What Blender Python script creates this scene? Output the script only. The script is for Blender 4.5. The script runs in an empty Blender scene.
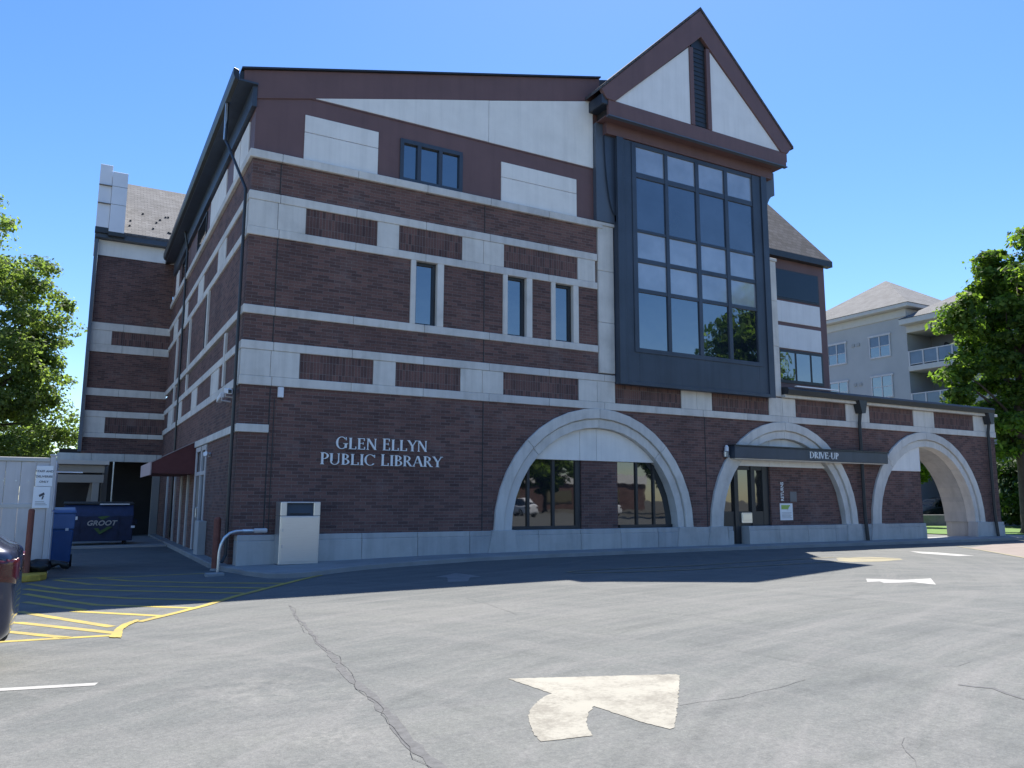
import bpy, bmesh, math, random
import numpy as np
from mathutils import Vector, Matrix, noise as mnoise

random.seed(7)
C = bpy.context.scene.collection
scene = bpy.context.scene
PI = math.pi
R = math.radians

# ------------------------------------------------------------------ materials
MATS = {}
def new_mat(name):
    m = bpy.data.materials.new(name); m.use_nodes = True
    nt = m.node_tree
    for n in list(nt.nodes): nt.nodes.remove(n)
    out = nt.nodes.new('ShaderNodeOutputMaterial')
    b = nt.nodes.new('ShaderNodeBsdfPrincipled')
    nt.links.new(b.outputs[0], out.inputs[0])
    MATS[name] = m
    return m, nt, b, out

def N(nt, kind, **kw):
    n = nt.nodes.new(kind)
    for k, v in kw.items():
        if k in n.inputs: n.inputs[k].default_value = v
        else: setattr(n, k, v)
    return n

def coords(nt, kind='Object', scale=(1, 1, 1), rot=(0, 0, 0)):
    if kind == 'Position':
        g = nt.nodes.new('ShaderNodeNewGeometry'); src = g.outputs['Position']
    else:
        t = nt.nodes.new('ShaderNodeTexCoord'); src = t.outputs[kind]
    m = nt.nodes.new('ShaderNodeMapping')
    m.inputs['Scale'].default_value = scale; m.inputs['Rotation'].default_value = rot
    nt.links.new(src, m.inputs['Vector'])
    return m.outputs[0]

def ramp(nt, fac, stops):
    r = nt.nodes.new('ShaderNodeValToRGB')
    el = r.color_ramp.elements
    el[0].position, el[0].color = stops[0][0], (*stops[0][1], 1)
    el[1].position, el[1].color = stops[-1][0], (*stops[-1][1], 1)
    for p, c in stops[1:-1]:
        e = el.new(p); e.color = (*c, 1)
    nt.links.new(fac, r.inputs[0])
    return r.outputs[0]

def mixc(nt, fac, a, b, mode='MIX'):
    m = nt.nodes.new('ShaderNodeMix'); m.data_type = 'RGBA'; m.blend_type = mode
    for s, v in ((m.inputs[0], fac), (m.inputs[6], a), (m.inputs[7], b)):
        if hasattr(v, 'links') or hasattr(v, 'is_linked'): nt.links.new(v, s)
        elif isinstance(v, (int, float)): s.default_value = v
        else: s.default_value = (*v, 1)
    return m.outputs[2]

def noise(nt, vec, scale, detail=4, rough=.55, dist=0):
    n = nt.nodes.new('ShaderNodeTexNoise')
    n.inputs['Scale'].default_value = scale; n.inputs['Detail'].default_value = detail
    n.inputs['Roughness'].default_value = rough; n.inputs['Distortion'].default_value = dist
    nt.links.new(vec, n.inputs['Vector'])
    return n.outputs['Fac']

def bump(nt, b, h, strength=.3, dist=.01):
    n = nt.nodes.new('ShaderNodeBump'); n.inputs['Strength'].default_value = strength
    n.inputs['Distance'].default_value = dist
    nt.links.new(h, n.inputs['Height']); nt.links.new(n.outputs[0], b.inputs['Normal'])

def lin(r, g, b):
    return tuple((c/255/12.92 if c/255 <= .04045 else ((c/255+.055)/1.055)**2.4) for c in (r, g, b))

def plain(name, col, rough=.6, metal=0, var=.12, nscale=3, spec=.5, bumpy=0, streak=0):
    m, nt, b, o = new_mat(name)
    v = coords(nt, 'Position')
    f = noise(nt, v, nscale, 5)
    d = tuple(c*(1-var) for c in col); l = tuple(min(1, c*(1+var)) for c in col)
    cc = ramp(nt, f, [(.3, d), (.7, l)])
    if streak:
        sv = noise(nt, coords(nt, 'Position', (4, 4, .22)), 1, 6, .65)
        cc = mixc(nt, 1.0, cc, ramp(nt, sv, [(.32, (1-streak,)*3), (.5, (1, 1, 1)), (.72, (1+streak*.5,)*3)]), 'MULTIPLY')
        sb_ = noise(nt, coords(nt, 'Position', (.5, .5, .9)), 1, 6, .6)
        cc = mixc(nt, 1.0, cc, ramp(nt, sb_, [(.3, (1-streak*.7,)*3), (.55, (1, 1, 1))]), 'MULTIPLY')
    nt.links.new(cc, b.inputs['Base Color'])
    b.inputs['Roughness'].default_value = rough; b.inputs['Metallic'].default_value = metal
    b.inputs['Specular IOR Level'].default_value = spec
    if bumpy: bump(nt, b, noise(nt, v, 60, 3), bumpy, .01)
    return m

def brick_mat(name, c1, c2, mortar, w=.30, h=.0847, soldier=False):
    m, nt, b, o = new_mat(name)
    t = nt.nodes.new('ShaderNodeUVMap'); t.uv_map = 'UVMap'
    mp = nt.nodes.new('ShaderNodeMapping')
    nt.links.new(t.outputs[0], mp.inputs[0])
    if soldier: mp.inputs['Rotation'].default_value = (0, 0, PI/2)
    # slightly wavy courses
    br = nt.nodes.new('ShaderNodeTexBrick')
    nt.links.new(mp.outputs[0], br.inputs['Vector'])
    br.inputs['Scale'].default_value = 1
    br.inputs['Brick Width'].default_value = w; br.inputs['Row Height'].default_value = h
    br.inputs['Mortar Size'].default_value = .0055; br.inputs['Mortar Smooth'].default_value = .3
    br.inputs['Bias'].default_value = -.15
    br.offset = 0 if soldier else .5
    br.inputs['Color1'].default_value = (*c1, 1); br.inputs['Color2'].default_value = (*c2, 1)
    br.inputs['Mortar'].default_value = (*mortar, 1)
    pos = coords(nt, 'Position')
    big = noise(nt, pos, .55, 5, .6)
    col = mixc(nt, 1.0, br.outputs['Color'], ramp(nt, big, [(.3, (.78, .78, .8)), (.5, (1, 1, 1)), (.75, (1.2, 1.17, 1.15))]), 'MULTIPLY')
    fine = noise(nt, pos, 35, 3)
    col = mixc(nt, 1.0, col, ramp(nt, fine, [(.3, (.82, .82, .82)), (.7, (1.15, 1.15, 1.15))]), 'MULTIPLY')
    # pale efflorescence in blotches
    eff = noise(nt, pos, .9, 6, .65)
    effm = ramp(nt, eff, [(.56, (0, 0, 0)), (.8, (.35, .35, .35))])
    col = mixc(nt, effm, col, (.26, .235, .23))
    nt.links.new(col, b.inputs['Base Color'])
    b.inputs['Roughness'].default_value = .85; b.inputs['Specular IOR Level'].default_value = .25
    bump(nt, b, br.outputs['Fac'], -.5, .006)
    return m

def stone_mat(name, col, var=.1):
    m, nt, b, o = new_mat(name)
    pos = coords(nt, 'Position')
    f = noise(nt, pos, 1.1, 6, .65)
    d = tuple(c*(1-var*1.6) for c in col); l = tuple(min(1, c*(1+var)) for c in col)
    base = ramp(nt, f, [(.3, d), (.5, col), (.72, l)])
    streak = noise(nt, coords(nt, 'Position', (5, 5, .35)), 1, 5, .6)
    base = mixc(nt, 1.0, base, ramp(nt, streak, [(.3, (.87, .87, .865)), (.55, (1, 1, 1))]), 'MULTIPLY')
    geo = nt.nodes.new('ShaderNodeNewGeometry')
    rpi = ramp(nt, geo.outputs['Random Per Island'], [(0, (.9, .91, .93)), (1, (1.06, 1.05, 1.03))])
    base = mixc(nt, 1.0, base, rpi, 'MULTIPLY')
    nt.links.new(base, b.inputs['Base Color'])
    b.inputs['Roughness'].default_value = .8; b.inputs['Specular IOR Level'].default_value = .3
    bump(nt, b, noise(nt, pos, 45, 4), .12, .01)
    return m

def glass_mat(name, col, rough=.02, ior=1.9, wob=.015):
    m, nt, b, o = new_mat(name)
    pos = coords(nt, 'Position')
    f = noise(nt, pos, .8, 3)
    nt.links.new(ramp(nt, f, [(.3, tuple(c*.75 for c in col)), (.7, tuple(c*1.25 for c in col))]), b.inputs['Base Color'])
    b.inputs['Roughness'].default_value = rough; b.inputs['IOR'].default_value = ior
    bump(nt, b, noise(nt, pos, 1.3, 2), wob, .1)
    return m

def shingle_mat(name, c1, c2, w=.3, h=.16):
    m, nt, b, o = new_mat(name)
    t = nt.nodes.new('ShaderNodeUVMap'); t.uv_map = 'UVMap'
    br = nt.nodes.new('ShaderNodeTexBrick'); nt.links.new(t.outputs[0], br.inputs['Vector'])
    br.inputs['Scale'].default_value = 1; br.inputs['Brick Width'].default_value = w; br.inputs['Row Height'].default_value = h
    br.inputs['Mortar Size'].default_value = .012; br.inputs['Mortar Smooth'].default_value = .4
    br.inputs['Color1'].default_value = (*c1, 1); br.inputs['Color2'].default_value = (*c2, 1)
    br.inputs['Mortar'].default_value = tuple(c*.35 for c in c2) + (1,)
    pos = coords(nt, 'Position')
    f = noise(nt, pos, 1.2, 5)
    col = mixc(nt, 1.0, br.outputs['Color'], ramp(nt, f, [(.3, (.8, .8, .8)), (.7, (1.15, 1.15, 1.15))]), 'MULTIPLY')
    nt.links.new(col, b.inputs['Base Color']); b.inputs['Roughness'].default_value = .9
    bump(nt, b, br.outputs['Fac'], -.6, .02)
    return m

def leaf_mat(name, dark, light, trans=.45):
    m, nt, b, o = new_mat(name)
    geo = nt.nodes.new('ShaderNodeNewGeometry')
    col = ramp(nt, geo.outputs['Random Per Island'], [(0, dark), (.6, tuple((a+c)/2 for a, c in zip(dark, light))), (1, light)])
    nt.links.new(col, b.inputs['Base Color']); b.inputs['Roughness'].default_value = .6
    b.inputs['Specular IOR Level'].default_value = .2
    tr = nt.nodes.new('ShaderNodeBsdfTranslucent')
    tc = mixc(nt, 1.0, col, (1.5, 1.6, .55), 'MULTIPLY')
    nt.links.new(tc, tr.inputs[0])
    mx = nt.nodes.new('ShaderNodeMixShader'); mx.inputs[0].default_value = trans
    nt.links.new(b.outputs[0], mx.inputs[1]); nt.links.new(tr.outputs[0], mx.inputs[2])
    nt.links.new(mx.outputs[0], o.inputs[0])
    return m

brick_mat('brick', (.172, .094, .080), (.082, .050, .048), (.175, .152, .142))
brick_mat('brick_soldier', (.165, .090, .078), (.072, .045, .045), (.175, .155, .145), w=.30, h=.0847, soldier=True)
stone_mat('limestone', (.64, .615, .575))
stone_mat('plinth_stone', (.45, .445, .435))
plain('stucco', (.80, .775, .73), .85, var=.05, nscale=1.5, bumpy=.1, streak=.07)
plain('stucco_pale', (.78, .77, .76), .85, var=.04, nscale=1.5, bumpy=.1, streak=.07)
plain('rust_metal', (.150, .082, .078), .6, var=.08, nscale=1.2, streak=.10)
plain('dark_metal', (.022, .025, .030), .42, var=.2, nscale=2)
plain('slate_metal', (.042, .056, .080), .42, var=.15, nscale=1, streak=.18)
plain('slate_side', (.085, .105, .135), .45, var=.12, nscale=1)
plain('soffit', (.05, .045, .05), .7, var=.15)
glass_mat('glass', (.012, .018, .026), ior=3.0, wob=.05)
glass_mat('glass_dark', (.014, .016, .018), ior=2.1)
glass_mat('glass_blind', (.27, .29, .32), rough=.06, ior=2.5)
glass_mat('glass_black', (.010, .013, .018), ior=1.5)
glass_mat('glass_spandrel', (.050, .068, .10), rough=.05, ior=2.2)
glass_mat('glass_home', (.10, .13, .18), ior=1.7)
shingle_mat('shingle_grey', (.145, .145, .150), (.09, .09, .094))
shingle_mat('shingle_dark', (.11, .105, .11), (.06, .058, .062), .3, .2)
shingle_mat('shingle_home', (.150, .152, .156), (.115, .117, .12), .5, .14)
plain('white_metal', (.74, .75, .78), .45, var=.05, nscale=1)
plain('white_paint', (.54, .52, .52), .5, var=.05, streak=.12)
plain('cream_home', (.52, .505, .475), .7, var=.05)
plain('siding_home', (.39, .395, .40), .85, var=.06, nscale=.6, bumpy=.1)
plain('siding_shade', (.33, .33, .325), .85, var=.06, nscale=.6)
plain('letter_metal', (.80, .82, .82), .35, var=.05)
plain('awning_fabric', (.125, .042, .042), .85, var=.12)
plain('awning_edge', (.42, .34, .34), .85, var=.08)
plain('rust_bollard', (.20, .065, .045), .7, var=.25, nscale=8)
plain('black_plastic', (.014, .014, .015), .45, var=.2)
plain('rubber', (.016, .016, .017), .8, var=.2)
plain('cart_blue', (.035, .10, .27), .42, var=.12)
plain('cart_blue_light', (.11, .20, .42), .42, var=.1)
plain('dumpster_navy', (.014, .024, .066), .5, var=.3, nscale=5)
plain('dumpster_lid', (.015, .017, .018), .5, var=.2)
plain('sign_green', (.13, .30, .05), .5, var=.1)
plain('leaf_paint', (.06, .12, .03), .6, var=.2)
plain('poster_green', (.33, .48, .10), .5, var=.1)
plain('sign_white', (.80, .82, .84), .45, var=.03)
plain('sign_ink', (.06, .06, .075), .5, var=.05)
plain('galvanised', (.60, .62, .64), .32, metal=.9, var=.15, nscale=10)
plain('shed_beige', (.30, .28, .255), .75, var=.1, nscale=1)
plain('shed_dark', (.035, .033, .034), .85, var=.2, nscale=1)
plain('door_grey', (.17, .165, .165), .6, var=.1)
plain('kerb_yellow', (.55, .34, .045), .7, var=.25, nscale=6)
plain('bark', (.075, .058, .045), .9, var=.3, nscale=6, bumpy=.6)
plain('low_wall', (.20, .20, .195), .85, var=.15)
plain('car_far', (.035, .045, .045), .25, var=.1)
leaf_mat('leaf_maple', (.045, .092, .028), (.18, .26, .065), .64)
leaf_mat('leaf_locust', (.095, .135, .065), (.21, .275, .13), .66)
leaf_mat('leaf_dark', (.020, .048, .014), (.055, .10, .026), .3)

def make_steel():
    m, nt, b, o = new_mat('stainless')
    v = coords(nt, 'Position', (1, 1, 60))
    f = noise(nt, v, 4, 4)
    nt.links.new(ramp(nt, f, [(.3, (.72, .70, .66)), (.7, (.80, .78, .74))]), b.inputs['Base Color'])
    b.inputs['Metallic'].default_value = .8; b.inputs['Roughness'].default_value = .33
make_steel()

def make_carpaint():
    m, nt, b, o = new_mat('car_paint')
    v = coords(nt, 'Position')
    f = noise(nt, v, 900, 2)
    nt.links.new(ramp(nt, f, [(.3, (.014, .020, .050)), (.7, (.020, .030, .070))]), b.inputs['Base Color'])
    b.inputs['Roughness'].default_value = .32; b.inputs['Coat Weight'].default_value = .9
    b.inputs['Coat Roughness'].default_value = .04; b.inputs['Metallic'].default_value = .3
    bump(nt, b, noise(nt, v, 2.5, 2), .02, .05)
    m, nt, b, o = new_mat('tail_lens')
    f = noise(nt, coords(nt, 'Position', (1, 1, 8)), 30, 2)
    nt.links.new(ramp(nt, f, [(.3, (.045, .003, .005)), (.7, (.085, .006, .008))]), b.inputs['Base Color'])
    b.inputs['Roughness'].default_value = .2; b.inputs['Coat Weight'].default_value = .5
make_carpaint()

STAINS = [(-1.75, -12.25, .85, .75), (-1.2, -12.9, .5, .5), (-1.62, -13.95, .32, .95), (-1.5, -14.4, .5, .35), (1.2, -9.2, .6, .4), (3.3, -10.2, .7, .4)]
def make_asphalt():
    m, nt, b, o = new_mat('asphalt')
    pos = coords(nt, 'Position')
    big = noise(nt, coords(nt, 'Position', (.16, .34, 1), (0, 0, R(-25))), 1, 7, .62, .6)
    col = ramp(nt, big, [(.28, (.110, .115, .114)), (.46, (.124, .130, .126)), (.60, (.136, .140, .134)), (.78, (.154, .156, .147))])
    # swept streaks along the driving direction
    st = noise(nt, coords(nt, 'Position', (.35, 2.6, 1), (0, 0, R(22))), 1, 6, .62, 1.2)
    col = mixc(nt, 1.0, col, ramp(nt, st, [(.32, (.93, .93, .94)), (.5, (1, 1, 1)), (.70, (1.09, 1.09, 1.07))]), 'MULTIPLY')
    # chalky worn spots
    wo = noise(nt, pos, 1.4, 8, .72, .4)
    wm = ramp(nt, wo, [(.60, (0, 0, 0)), (.76, (.38, .38, .38))])
    col = mixc(nt, wm, col, (.20, .197, .187))
    # chalk and salt stains at a few places
    for (px_, py_, pr_, k_) in STAINS:
        gq = nt.nodes.new('ShaderNodeVectorMath'); gq.operation = 'DISTANCE'
        nt.links.new(pos, gq.inputs[0]); gq.inputs[1].default_value = (px_, py_, -.13)
        fall = ramp(nt, gq.outputs['Value'], [(0, (1, 1, 1)), (pr_*.35, (.8, .8, .8)), (pr_, (0, 0, 0))])
        sn = ramp(nt, noise(nt, pos, 5 if pr_ > .4 else 11, 9, .72, .5), [(.44, (0, 0, 0)), (.66, (k_, k_, k_))])
        col = mixc(nt, mixc(nt, 1.0, fall, sn, 'MULTIPLY'), col, (.23, .225, .21))
    # pale tyre sweeps around the turning circles of the lot
    for (cx_, cy_, sc_, lo_, amt_) in ((7.5, -25, 1.5, .49, .8), (-14, -17, 1.1, .51, .7), (2.0, 6.0, 1.3, .51, .65)):
        gq = nt.nodes.new('ShaderNodeVectorMath'); gq.operation = 'DISTANCE'
        nt.links.new(pos, gq.inputs[0]); gq.inputs[1].default_value = (cx_, cy_, 0)
        sp_ = nt.nodes.new('ShaderNodeSeparateXYZ'); nt.links.new(pos, sp_.inputs[0])
        cm_ = nt.nodes.new('ShaderNodeCombineXYZ')
        for src_, k_, dst in ((gq.outputs['Value'], sc_*2.2, 0), (sp_.outputs[0], .22, 1), (sp_.outputs[1], .22, 2)):
            q_ = nt.nodes.new('ShaderNodeMath'); q_.operation = 'MULTIPLY'; q_.inputs[1].default_value = k_
            nt.links.new(src_, q_.inputs[0]); nt.links.new(q_.outputs[0], cm_.inputs[dst])
        tn = noise(nt, cm_.outputs[0], 1.0, 6, .68)
        col = mixc(nt, ramp(nt, tn, [(lo_, (0, 0, 0)), (lo_+.2, (amt_, amt_, amt_))]), col, (.17, .169, .163))
        col = mixc(nt, 1.0, col, ramp(nt, tn, [(.28, (.84, .845, .85)), (.44, (1, 1, 1))]), 'MULTIPLY')
    # dark patches
    dk = noise(nt, coords(nt, 'Position', (.5, .7, 1)), .8, 6, .6)
    col = mixc(nt, 1.0, col, ramp(nt, dk, [(.27, (.86, .87, .88)), (.42, (1, 1, 1))]), 'MULTIPLY')
    # aggregate
    vo = nt.nodes.new('ShaderNodeTexVoronoi'); vo.inputs['Scale'].default_value = 90
    nt.links.new(pos, vo.inputs['Vector'])
    ag = ramp(nt, vo.outputs['Color'], [(.0, (.80, .80, .81)), (.6, (1.0, 1.0, 1.0)), (.92, (1.14, 1.13, 1.10)), (1, (1.35, 1.33, 1.28))])
    col = mixc(nt, .75, col, ag, 'MULTIPLY')
    sp = noise(nt, pos, 22, 4, .7)
    col = mixc(nt, 1.0, col, ramp(nt, sp, [(.3, (.82, .82, .825)), (.7, (1.12, 1.12, 1.115))]), 'MULTIPLY')
    oil = noise(nt, pos, .9, 2)
    col = mixc(nt, 1.0, col, ramp(nt, oil, [(.18, (.78, .78, .79)), (.28, (1, 1, 1))]), 'MULTIPLY')
    # hairline cracks
    v2 = nt.nodes.new('ShaderNodeTexVoronoi'); v2.feature = 'DISTANCE_TO_EDGE'; v2.inputs['Scale'].default_value = .42
    dn = nt.nodes.new('ShaderNodeTexNoise'); dn.inputs['Scale'].default_value = 1.6; dn.inputs['Detail'].default_value = 6
    nt.links.new(pos, dn.inputs['Vector'])
    ad = nt.nodes.new('ShaderNodeVectorMath'); ad.operation = 'MULTIPLY_ADD'
    ad.inputs[1].default_value = (.7, .7, .7)
    nt.links.new(dn.outputs['Color'], ad.inputs[0]); nt.links.new(pos, ad.inputs[2])
    nt.links.new(ad.outputs[0], v2.inputs['Vector'])
    cr = ramp(nt, v2.outputs['Distance'], [(.0, (.45, .45, .45)), (.006, (0, 0, 0))])
    cm = noise(nt, pos, .35, 3)
    crm = mixc(nt, 1.0, cr, ramp(nt, cm, [(.56, (0, 0, 0)), (.70, (.45, .45, .45))]), 'MULTIPLY')
    col = mixc(nt, crm, col, (.07, .07, .072))
    nt.links.new(col, b.inputs['Base Color'])
    b.inputs['Roughness'].default_value = .88; b.inputs['Specular IOR Level'].default_value = .25
    bump(nt, b, vo.outputs['Distance'], .35, .006)
make_asphalt()

def paint_mat(name, col, wear, under=(.125, .128, .13), lo=.36, hi=.5):
    m, nt, b, o = new_mat(name)
    pos = coords(nt, 'Position')
    f0 = noise(nt, pos, 24, 8, .8)
    f1 = noise(nt, pos, 2.2, 4, .6)
    mth = nt.nodes.new('ShaderNodeMath'); mth.operation = 'MULTIPLY_ADD'; mth.inputs[1].default_value = .55
    nt.links.new(f1, mth.inputs[0])
    m2_ = nt.nodes.new('ShaderNodeMath'); m2_.operation = 'MULTIPLY'; m2_.inputs[1].default_value = .45
    nt.links.new(f0, m2_.inputs[0]); nt.links.new(m2_.outputs[0], mth.inputs[2]); f = mth.outputs[0]
    g = noise(nt, pos, 1.1, 3)
    base = ramp(nt, g, [(.3, tuple(c*.86 for c in col)), (.7, col)])
    k = ramp(nt, f, [(lo, (1, 1, 1)), (hi, (0, 0, 0))])
    kk = mixc(nt, 1.0, k, (wear, wear, wear), 'MULTIPLY')
    nt.links.new(mixc(nt, kk, base, under), b.inputs['Base Color'])
    b.inputs['Roughness'].default_value = .75
paint_mat('paint_white', (.34, .335, .32), .45)
paint_mat('paint_cream', (.285, .27, .225), .9, (.150, .138, .112), .43, .55)
paint_mat('paint_old', (.48, .475, .45), .7)
paint_mat('paint_yellow', (.42, .32, .055), .5, (.15, .14, .11), .38, .55)
paint_mat('paint_yellow_faint', (.24, .21, .125), .8)
paint_mat('paint_grey', (.20, .205, .205), .7)
plain('crack_fill', (.086, .087, .088), .85, var=.25, nscale=14)
plain('crack_dark', (.045, .045, .046), .9, var=.3, nscale=14)
plain('patch_pale', (.245, .24, .222), .9, var=.1, nscale=6)
plain('concrete_walk', (.26, .26, .255), .85, var=.14, nscale=1.3, bumpy=.15)
plain('apron_pink', (.20, .165, .145), .85, var=.12, nscale=2)
plain('soil', (.09, .085, .07), .95, var=.2)
plain('road_far', (.16, .16, .16), .9, var=.1)
plain('grass_green', (.085, .16, .025), .9, var=.3, nscale=2.5, bumpy=.5)

# ------------------------------------------------------------------ mesh builder
class MB:
    def __init__(s): s.v, s.f, s.m = [], [], []
    def face(s, pts, mi=0):
        n = len(s.v); s.v += [tuple(p) for p in pts]; s.f.append(list(range(n, n+len(pts)))); s.m.append(mi)
    def hexa(s, p, mi=0):       # p: 8 points, bottom ring then top ring (ccw from above)
        n = len(s.v); s.v += [tuple(q) for q in p]
        for q in ((3, 2, 1, 0), (4, 5, 6, 7), (0, 1, 5, 4), (1, 2, 6, 5), (2, 3, 7, 6), (3, 0, 4, 7)):
            s.f.append([n+i for i in q]); s.m.append(mi)
        return s
    def box(s, x0, x1, y0, y1, z0, z1, mi=0):
        return s.hexa([(x0, y0, z0), (x1, y0, z0), (x1, y1, z0), (x0, y1, z0), (x0, y0, z1), (x1, y0, z1), (x1, y1, z1), (x0, y1, z1)], mi)
    def prism(s, poly, axis, a, b, mi=0):
        A = lambda u, v, w: {'x': (w, u, v), 'y': (u, w, v), 'z': (u, v, w)}[axis]
        n = len(s.v); k = len(poly)
        s.v += [A(u, v, a) for u, v in poly] + [A(u, v, b) for u, v in poly]
        area = sum(poly[i][0]*poly[(i+1) % k][1]-poly[(i+1) % k][0]*poly[i][1] for i in range(k))
        flip = (area < 0) ^ (axis == 'y') ^ (b < a)
        f0 = list(range(n, n+k)); f1 = list(range(n+k, n+2*k))
        faces = [f0[::-1], f1] + [[n+i, n+(i+1) % k, n+k+(i+1) % k, n+k+i] for i in range(k)]
        for f in faces:
            s.f.append(f[::-1] if flip else f); s.m.append(mi)
        return s
    def tube(s, pts, r, n=10, mi=0, caps=True):
        pts = [Vector(p) for p in pts]; rs = r if isinstance(r, (list, tuple)) else [r]*len(pts)
        base = len(s.v); prev = None
        for i, p in enumerate(pts):
            d = (pts[min(i+1, len(pts)-1)]-pts[max(i-1, 0)]).normalized()
            if prev is None:
                a = d.orthogonal().normalized()
            else:
                a = (prev - d*prev.dot(d)).normalized()
            prev = a; b = d.cross(a)
            for j in range(n):
                t = 2*PI*j/n
                s.v.append(tuple(p + (a*math.cos(t)+b*math.sin(t))*rs[i]))
        for i in range(len(pts)-1):
            for j in range(n):
                s.f.append([base+i*n+j, base+i*n+(j+1) % n, base+(i+1)*n+(j+1) % n, base+(i+1)*n+j]); s.m.append(mi)
        if caps:
            s.f.append([base+j for j in range(n)][::-1]); s.m.append(mi)
            e = base+(len(pts)-1)*n
            s.f.append([e+j for j in range(n)]); s.m.append(mi)
        return s
    def build(s, name, mat, parent=None, bevel=0, smooth=False, loc=None, jitter=None):
        me = bpy.data.meshes.new(name)
        off = Vector(loc) if loc else Vector((0, 0, 0))
        me.from_pydata([Vector(p)-off for p in s.v], [], s.f)
        mats = mat if isinstance(mat, (list, tuple)) else [mat]
        for q in mats: me.materials.append(MATS[q])
        for p, mi in zip(me.polygons, s.m): p.material_index = mi; p.use_smooth = smooth
        me.update()
        uv = me.uv_layers.new(name='UVMap')
        for p in me.polygons:
            n = p.normal; ax = max(range(3), key=lambda i: abs(n[i]))
            for li in p.loop_indices:
                q = Vector(me.vertices[me.loops[li].vertex_index].co)+off
                if ax == 2 or abs(n.z) > .25 and abs(n.z) < .97:
                    # roofs: run the courses along the slope
                    h = Vector((n.x, n.y, 0))
                    if h.length > .05:
                        h.normalize(); t = Vector((-h.y, h.x, 0))
                        sl = Vector((-h.x*n.z, -h.y*n.z, math.sqrt(max(0, 1-n.z*n.z))))
                        uv.data[li].uv = (q.dot(t), q.dot(sl))
                    else: uv.data[li].uv = (q.x, q.y)
                elif ax == 1: uv.data[li].uv = (q.x, q.z)
                else: uv.data[li].uv = (q.y, q.z)
        o = bpy.data.objects.new(name, me); C.objects.link(o)
        if parent: o.parent = parent
        if loc is not None and parent is None: o.location = off
        elif loc is not None and parent is not None: pass
        if bevel:
            bv = o.modifiers.new('bevel', 'BEVEL'); bv.width = bevel; bv.segments = 1; bv.limit_method = 'ANGLE'; bv.angle_limit = R(40)
        return o

def empty(name, loc=(0, 0, 0), label=None, cat=None, group=None):
    o = bpy.data.objects.new(name, None); C.objects.link(o); o.location = loc
    o.empty_display_size = .2
    tag(o, label, cat, group)
    return o
def tag(o, label=None, cat=None, group=None, kind=None):
    if label: o['label'] = label
    if cat: o['category'] = cat
    if group: o['group'] = group
    if kind: o['kind'] = kind
    return o
def copy_tree(src, parent=None):
    c = src.copy(); C.objects.link(c)
    if parent: c.parent = parent
    for ch in list(src.children): copy_tree(ch, c)
    return c

def G(x): return .02*(min(max(x, -7), 6)-6)      # the lot falls gently towards the left

# ------------------------------------------------------------------ camera
cam_d = bpy.data.cameras.new('camera'); cam = bpy.data.objects.new('camera', cam_d); C.objects.link(cam)
F = 783.29; pit, yaw, rol = R(8.3848), R(29.0663), R(.2294)
CAM = Vector((-3.4444, -20.004, 1.6))
fw = Vector((math.sin(yaw)*math.cos(pit), math.cos(yaw)*math.cos(pit), math.sin(pit)))
rt = Vector((math.cos(yaw), -math.sin(yaw), 0)); up = rt.cross(fw)
r2 = rt*math.cos(rol)+up*math.sin(rol); u2 = up*math.cos(rol)-rt*math.sin(rol)
M = Matrix((r2, u2, -fw)).transposed().to_4x4(); M.translation = CAM
cam.matrix_world = M
cam_d.sensor_width = 36; cam_d.lens = F/1024*36; cam_d.clip_end = 2000; cam_d.clip_start = .05
scene.camera = cam

# ------------------------------------------------------------------ light
SD = Vector((.335, .405, 1)).normalized()
w = bpy.data.worlds.new('World'); scene.world = w; w.use_nodes = True
nt = w.node_tree
bg = nt.nodes.get('Background') or nt.nodes.new('ShaderNodeBackground')
sky = nt.nodes.new('ShaderNodeTexSky'); sky.sky_type = 'NISHITA'; sky.sun_disc = False
sky.sun_elevation = math.asin(SD.z); sky.sun_rotation = math.atan2(SD.x, SD.y)
sky.air_density = 1.0; sky.dust_density = .3; sky.ozone_density = 3.0; sky.altitude = 200
hs = nt.nodes.new('ShaderNodeHueSaturation'); hs.inputs['Saturation'].default_value = 1.25; hs.inputs['Hue'].default_value = .507
nt.links.new(sky.outputs[0], hs.inputs['Color']); nt.links.new(hs.outputs[0], bg.inputs[0]); bg.inputs[1].default_value = .104
sun_d = bpy.data.lights.new('sun', 'SUN'); sun_d.energy = 5.0; sun_d.angle = R(.5); sun_d.color = (1, .95, .87)
sun = bpy.data.objects.new('sun', sun_d); C.objects.link(sun)
sun.rotation_euler = SD.to_track_quat('Z', 'Y').to_euler(); sun.location = (30, 40, 60)
scene.view_settings.view_transform = 'Standard'; scene.view_settings.look = 'None'
scene.view_settings.gamma = 1; scene.view_settings.use_curve_mapping = False
scene.view_settings.exposure = 1.1

# ------------------------------------------------------------------ ground
def sheet(name, poly, mat, dz, kind='structure', parent=None):
    """a flat polygon cut along the fall lines of the lot, laid dz above it"""
    bm = bmesh.new()
    vs = [bm.verts.new((x, y, 0)) for x, y in poly]
    bm.faces.new(vs)
    for xc in (-7, 6):
        bmesh.ops.bisect_plane(bm, geom=bm.verts[:]+bm.edges[:]+bm.faces[:], plane_co=(xc, 0, 0), plane_no=(1, 0, 0))
    for v in bm.verts: v.co.z = G(v.co.x)+dz
    bmesh.ops.recalc_face_normals(bm, faces=bm.faces[:])
    for f in bm.faces:
        if f.normal.z < 0: f.normal_flip()
    me = bpy.data.meshes.new(name); bm.to_mesh(me); bm.free()
    me.materials.append(MATS[mat])
    o = bpy.data.objects.new(name, me); C.objects.link(o)
    if parent: o.parent = parent
    else: tag(o, kind=kind)
    return o

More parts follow.
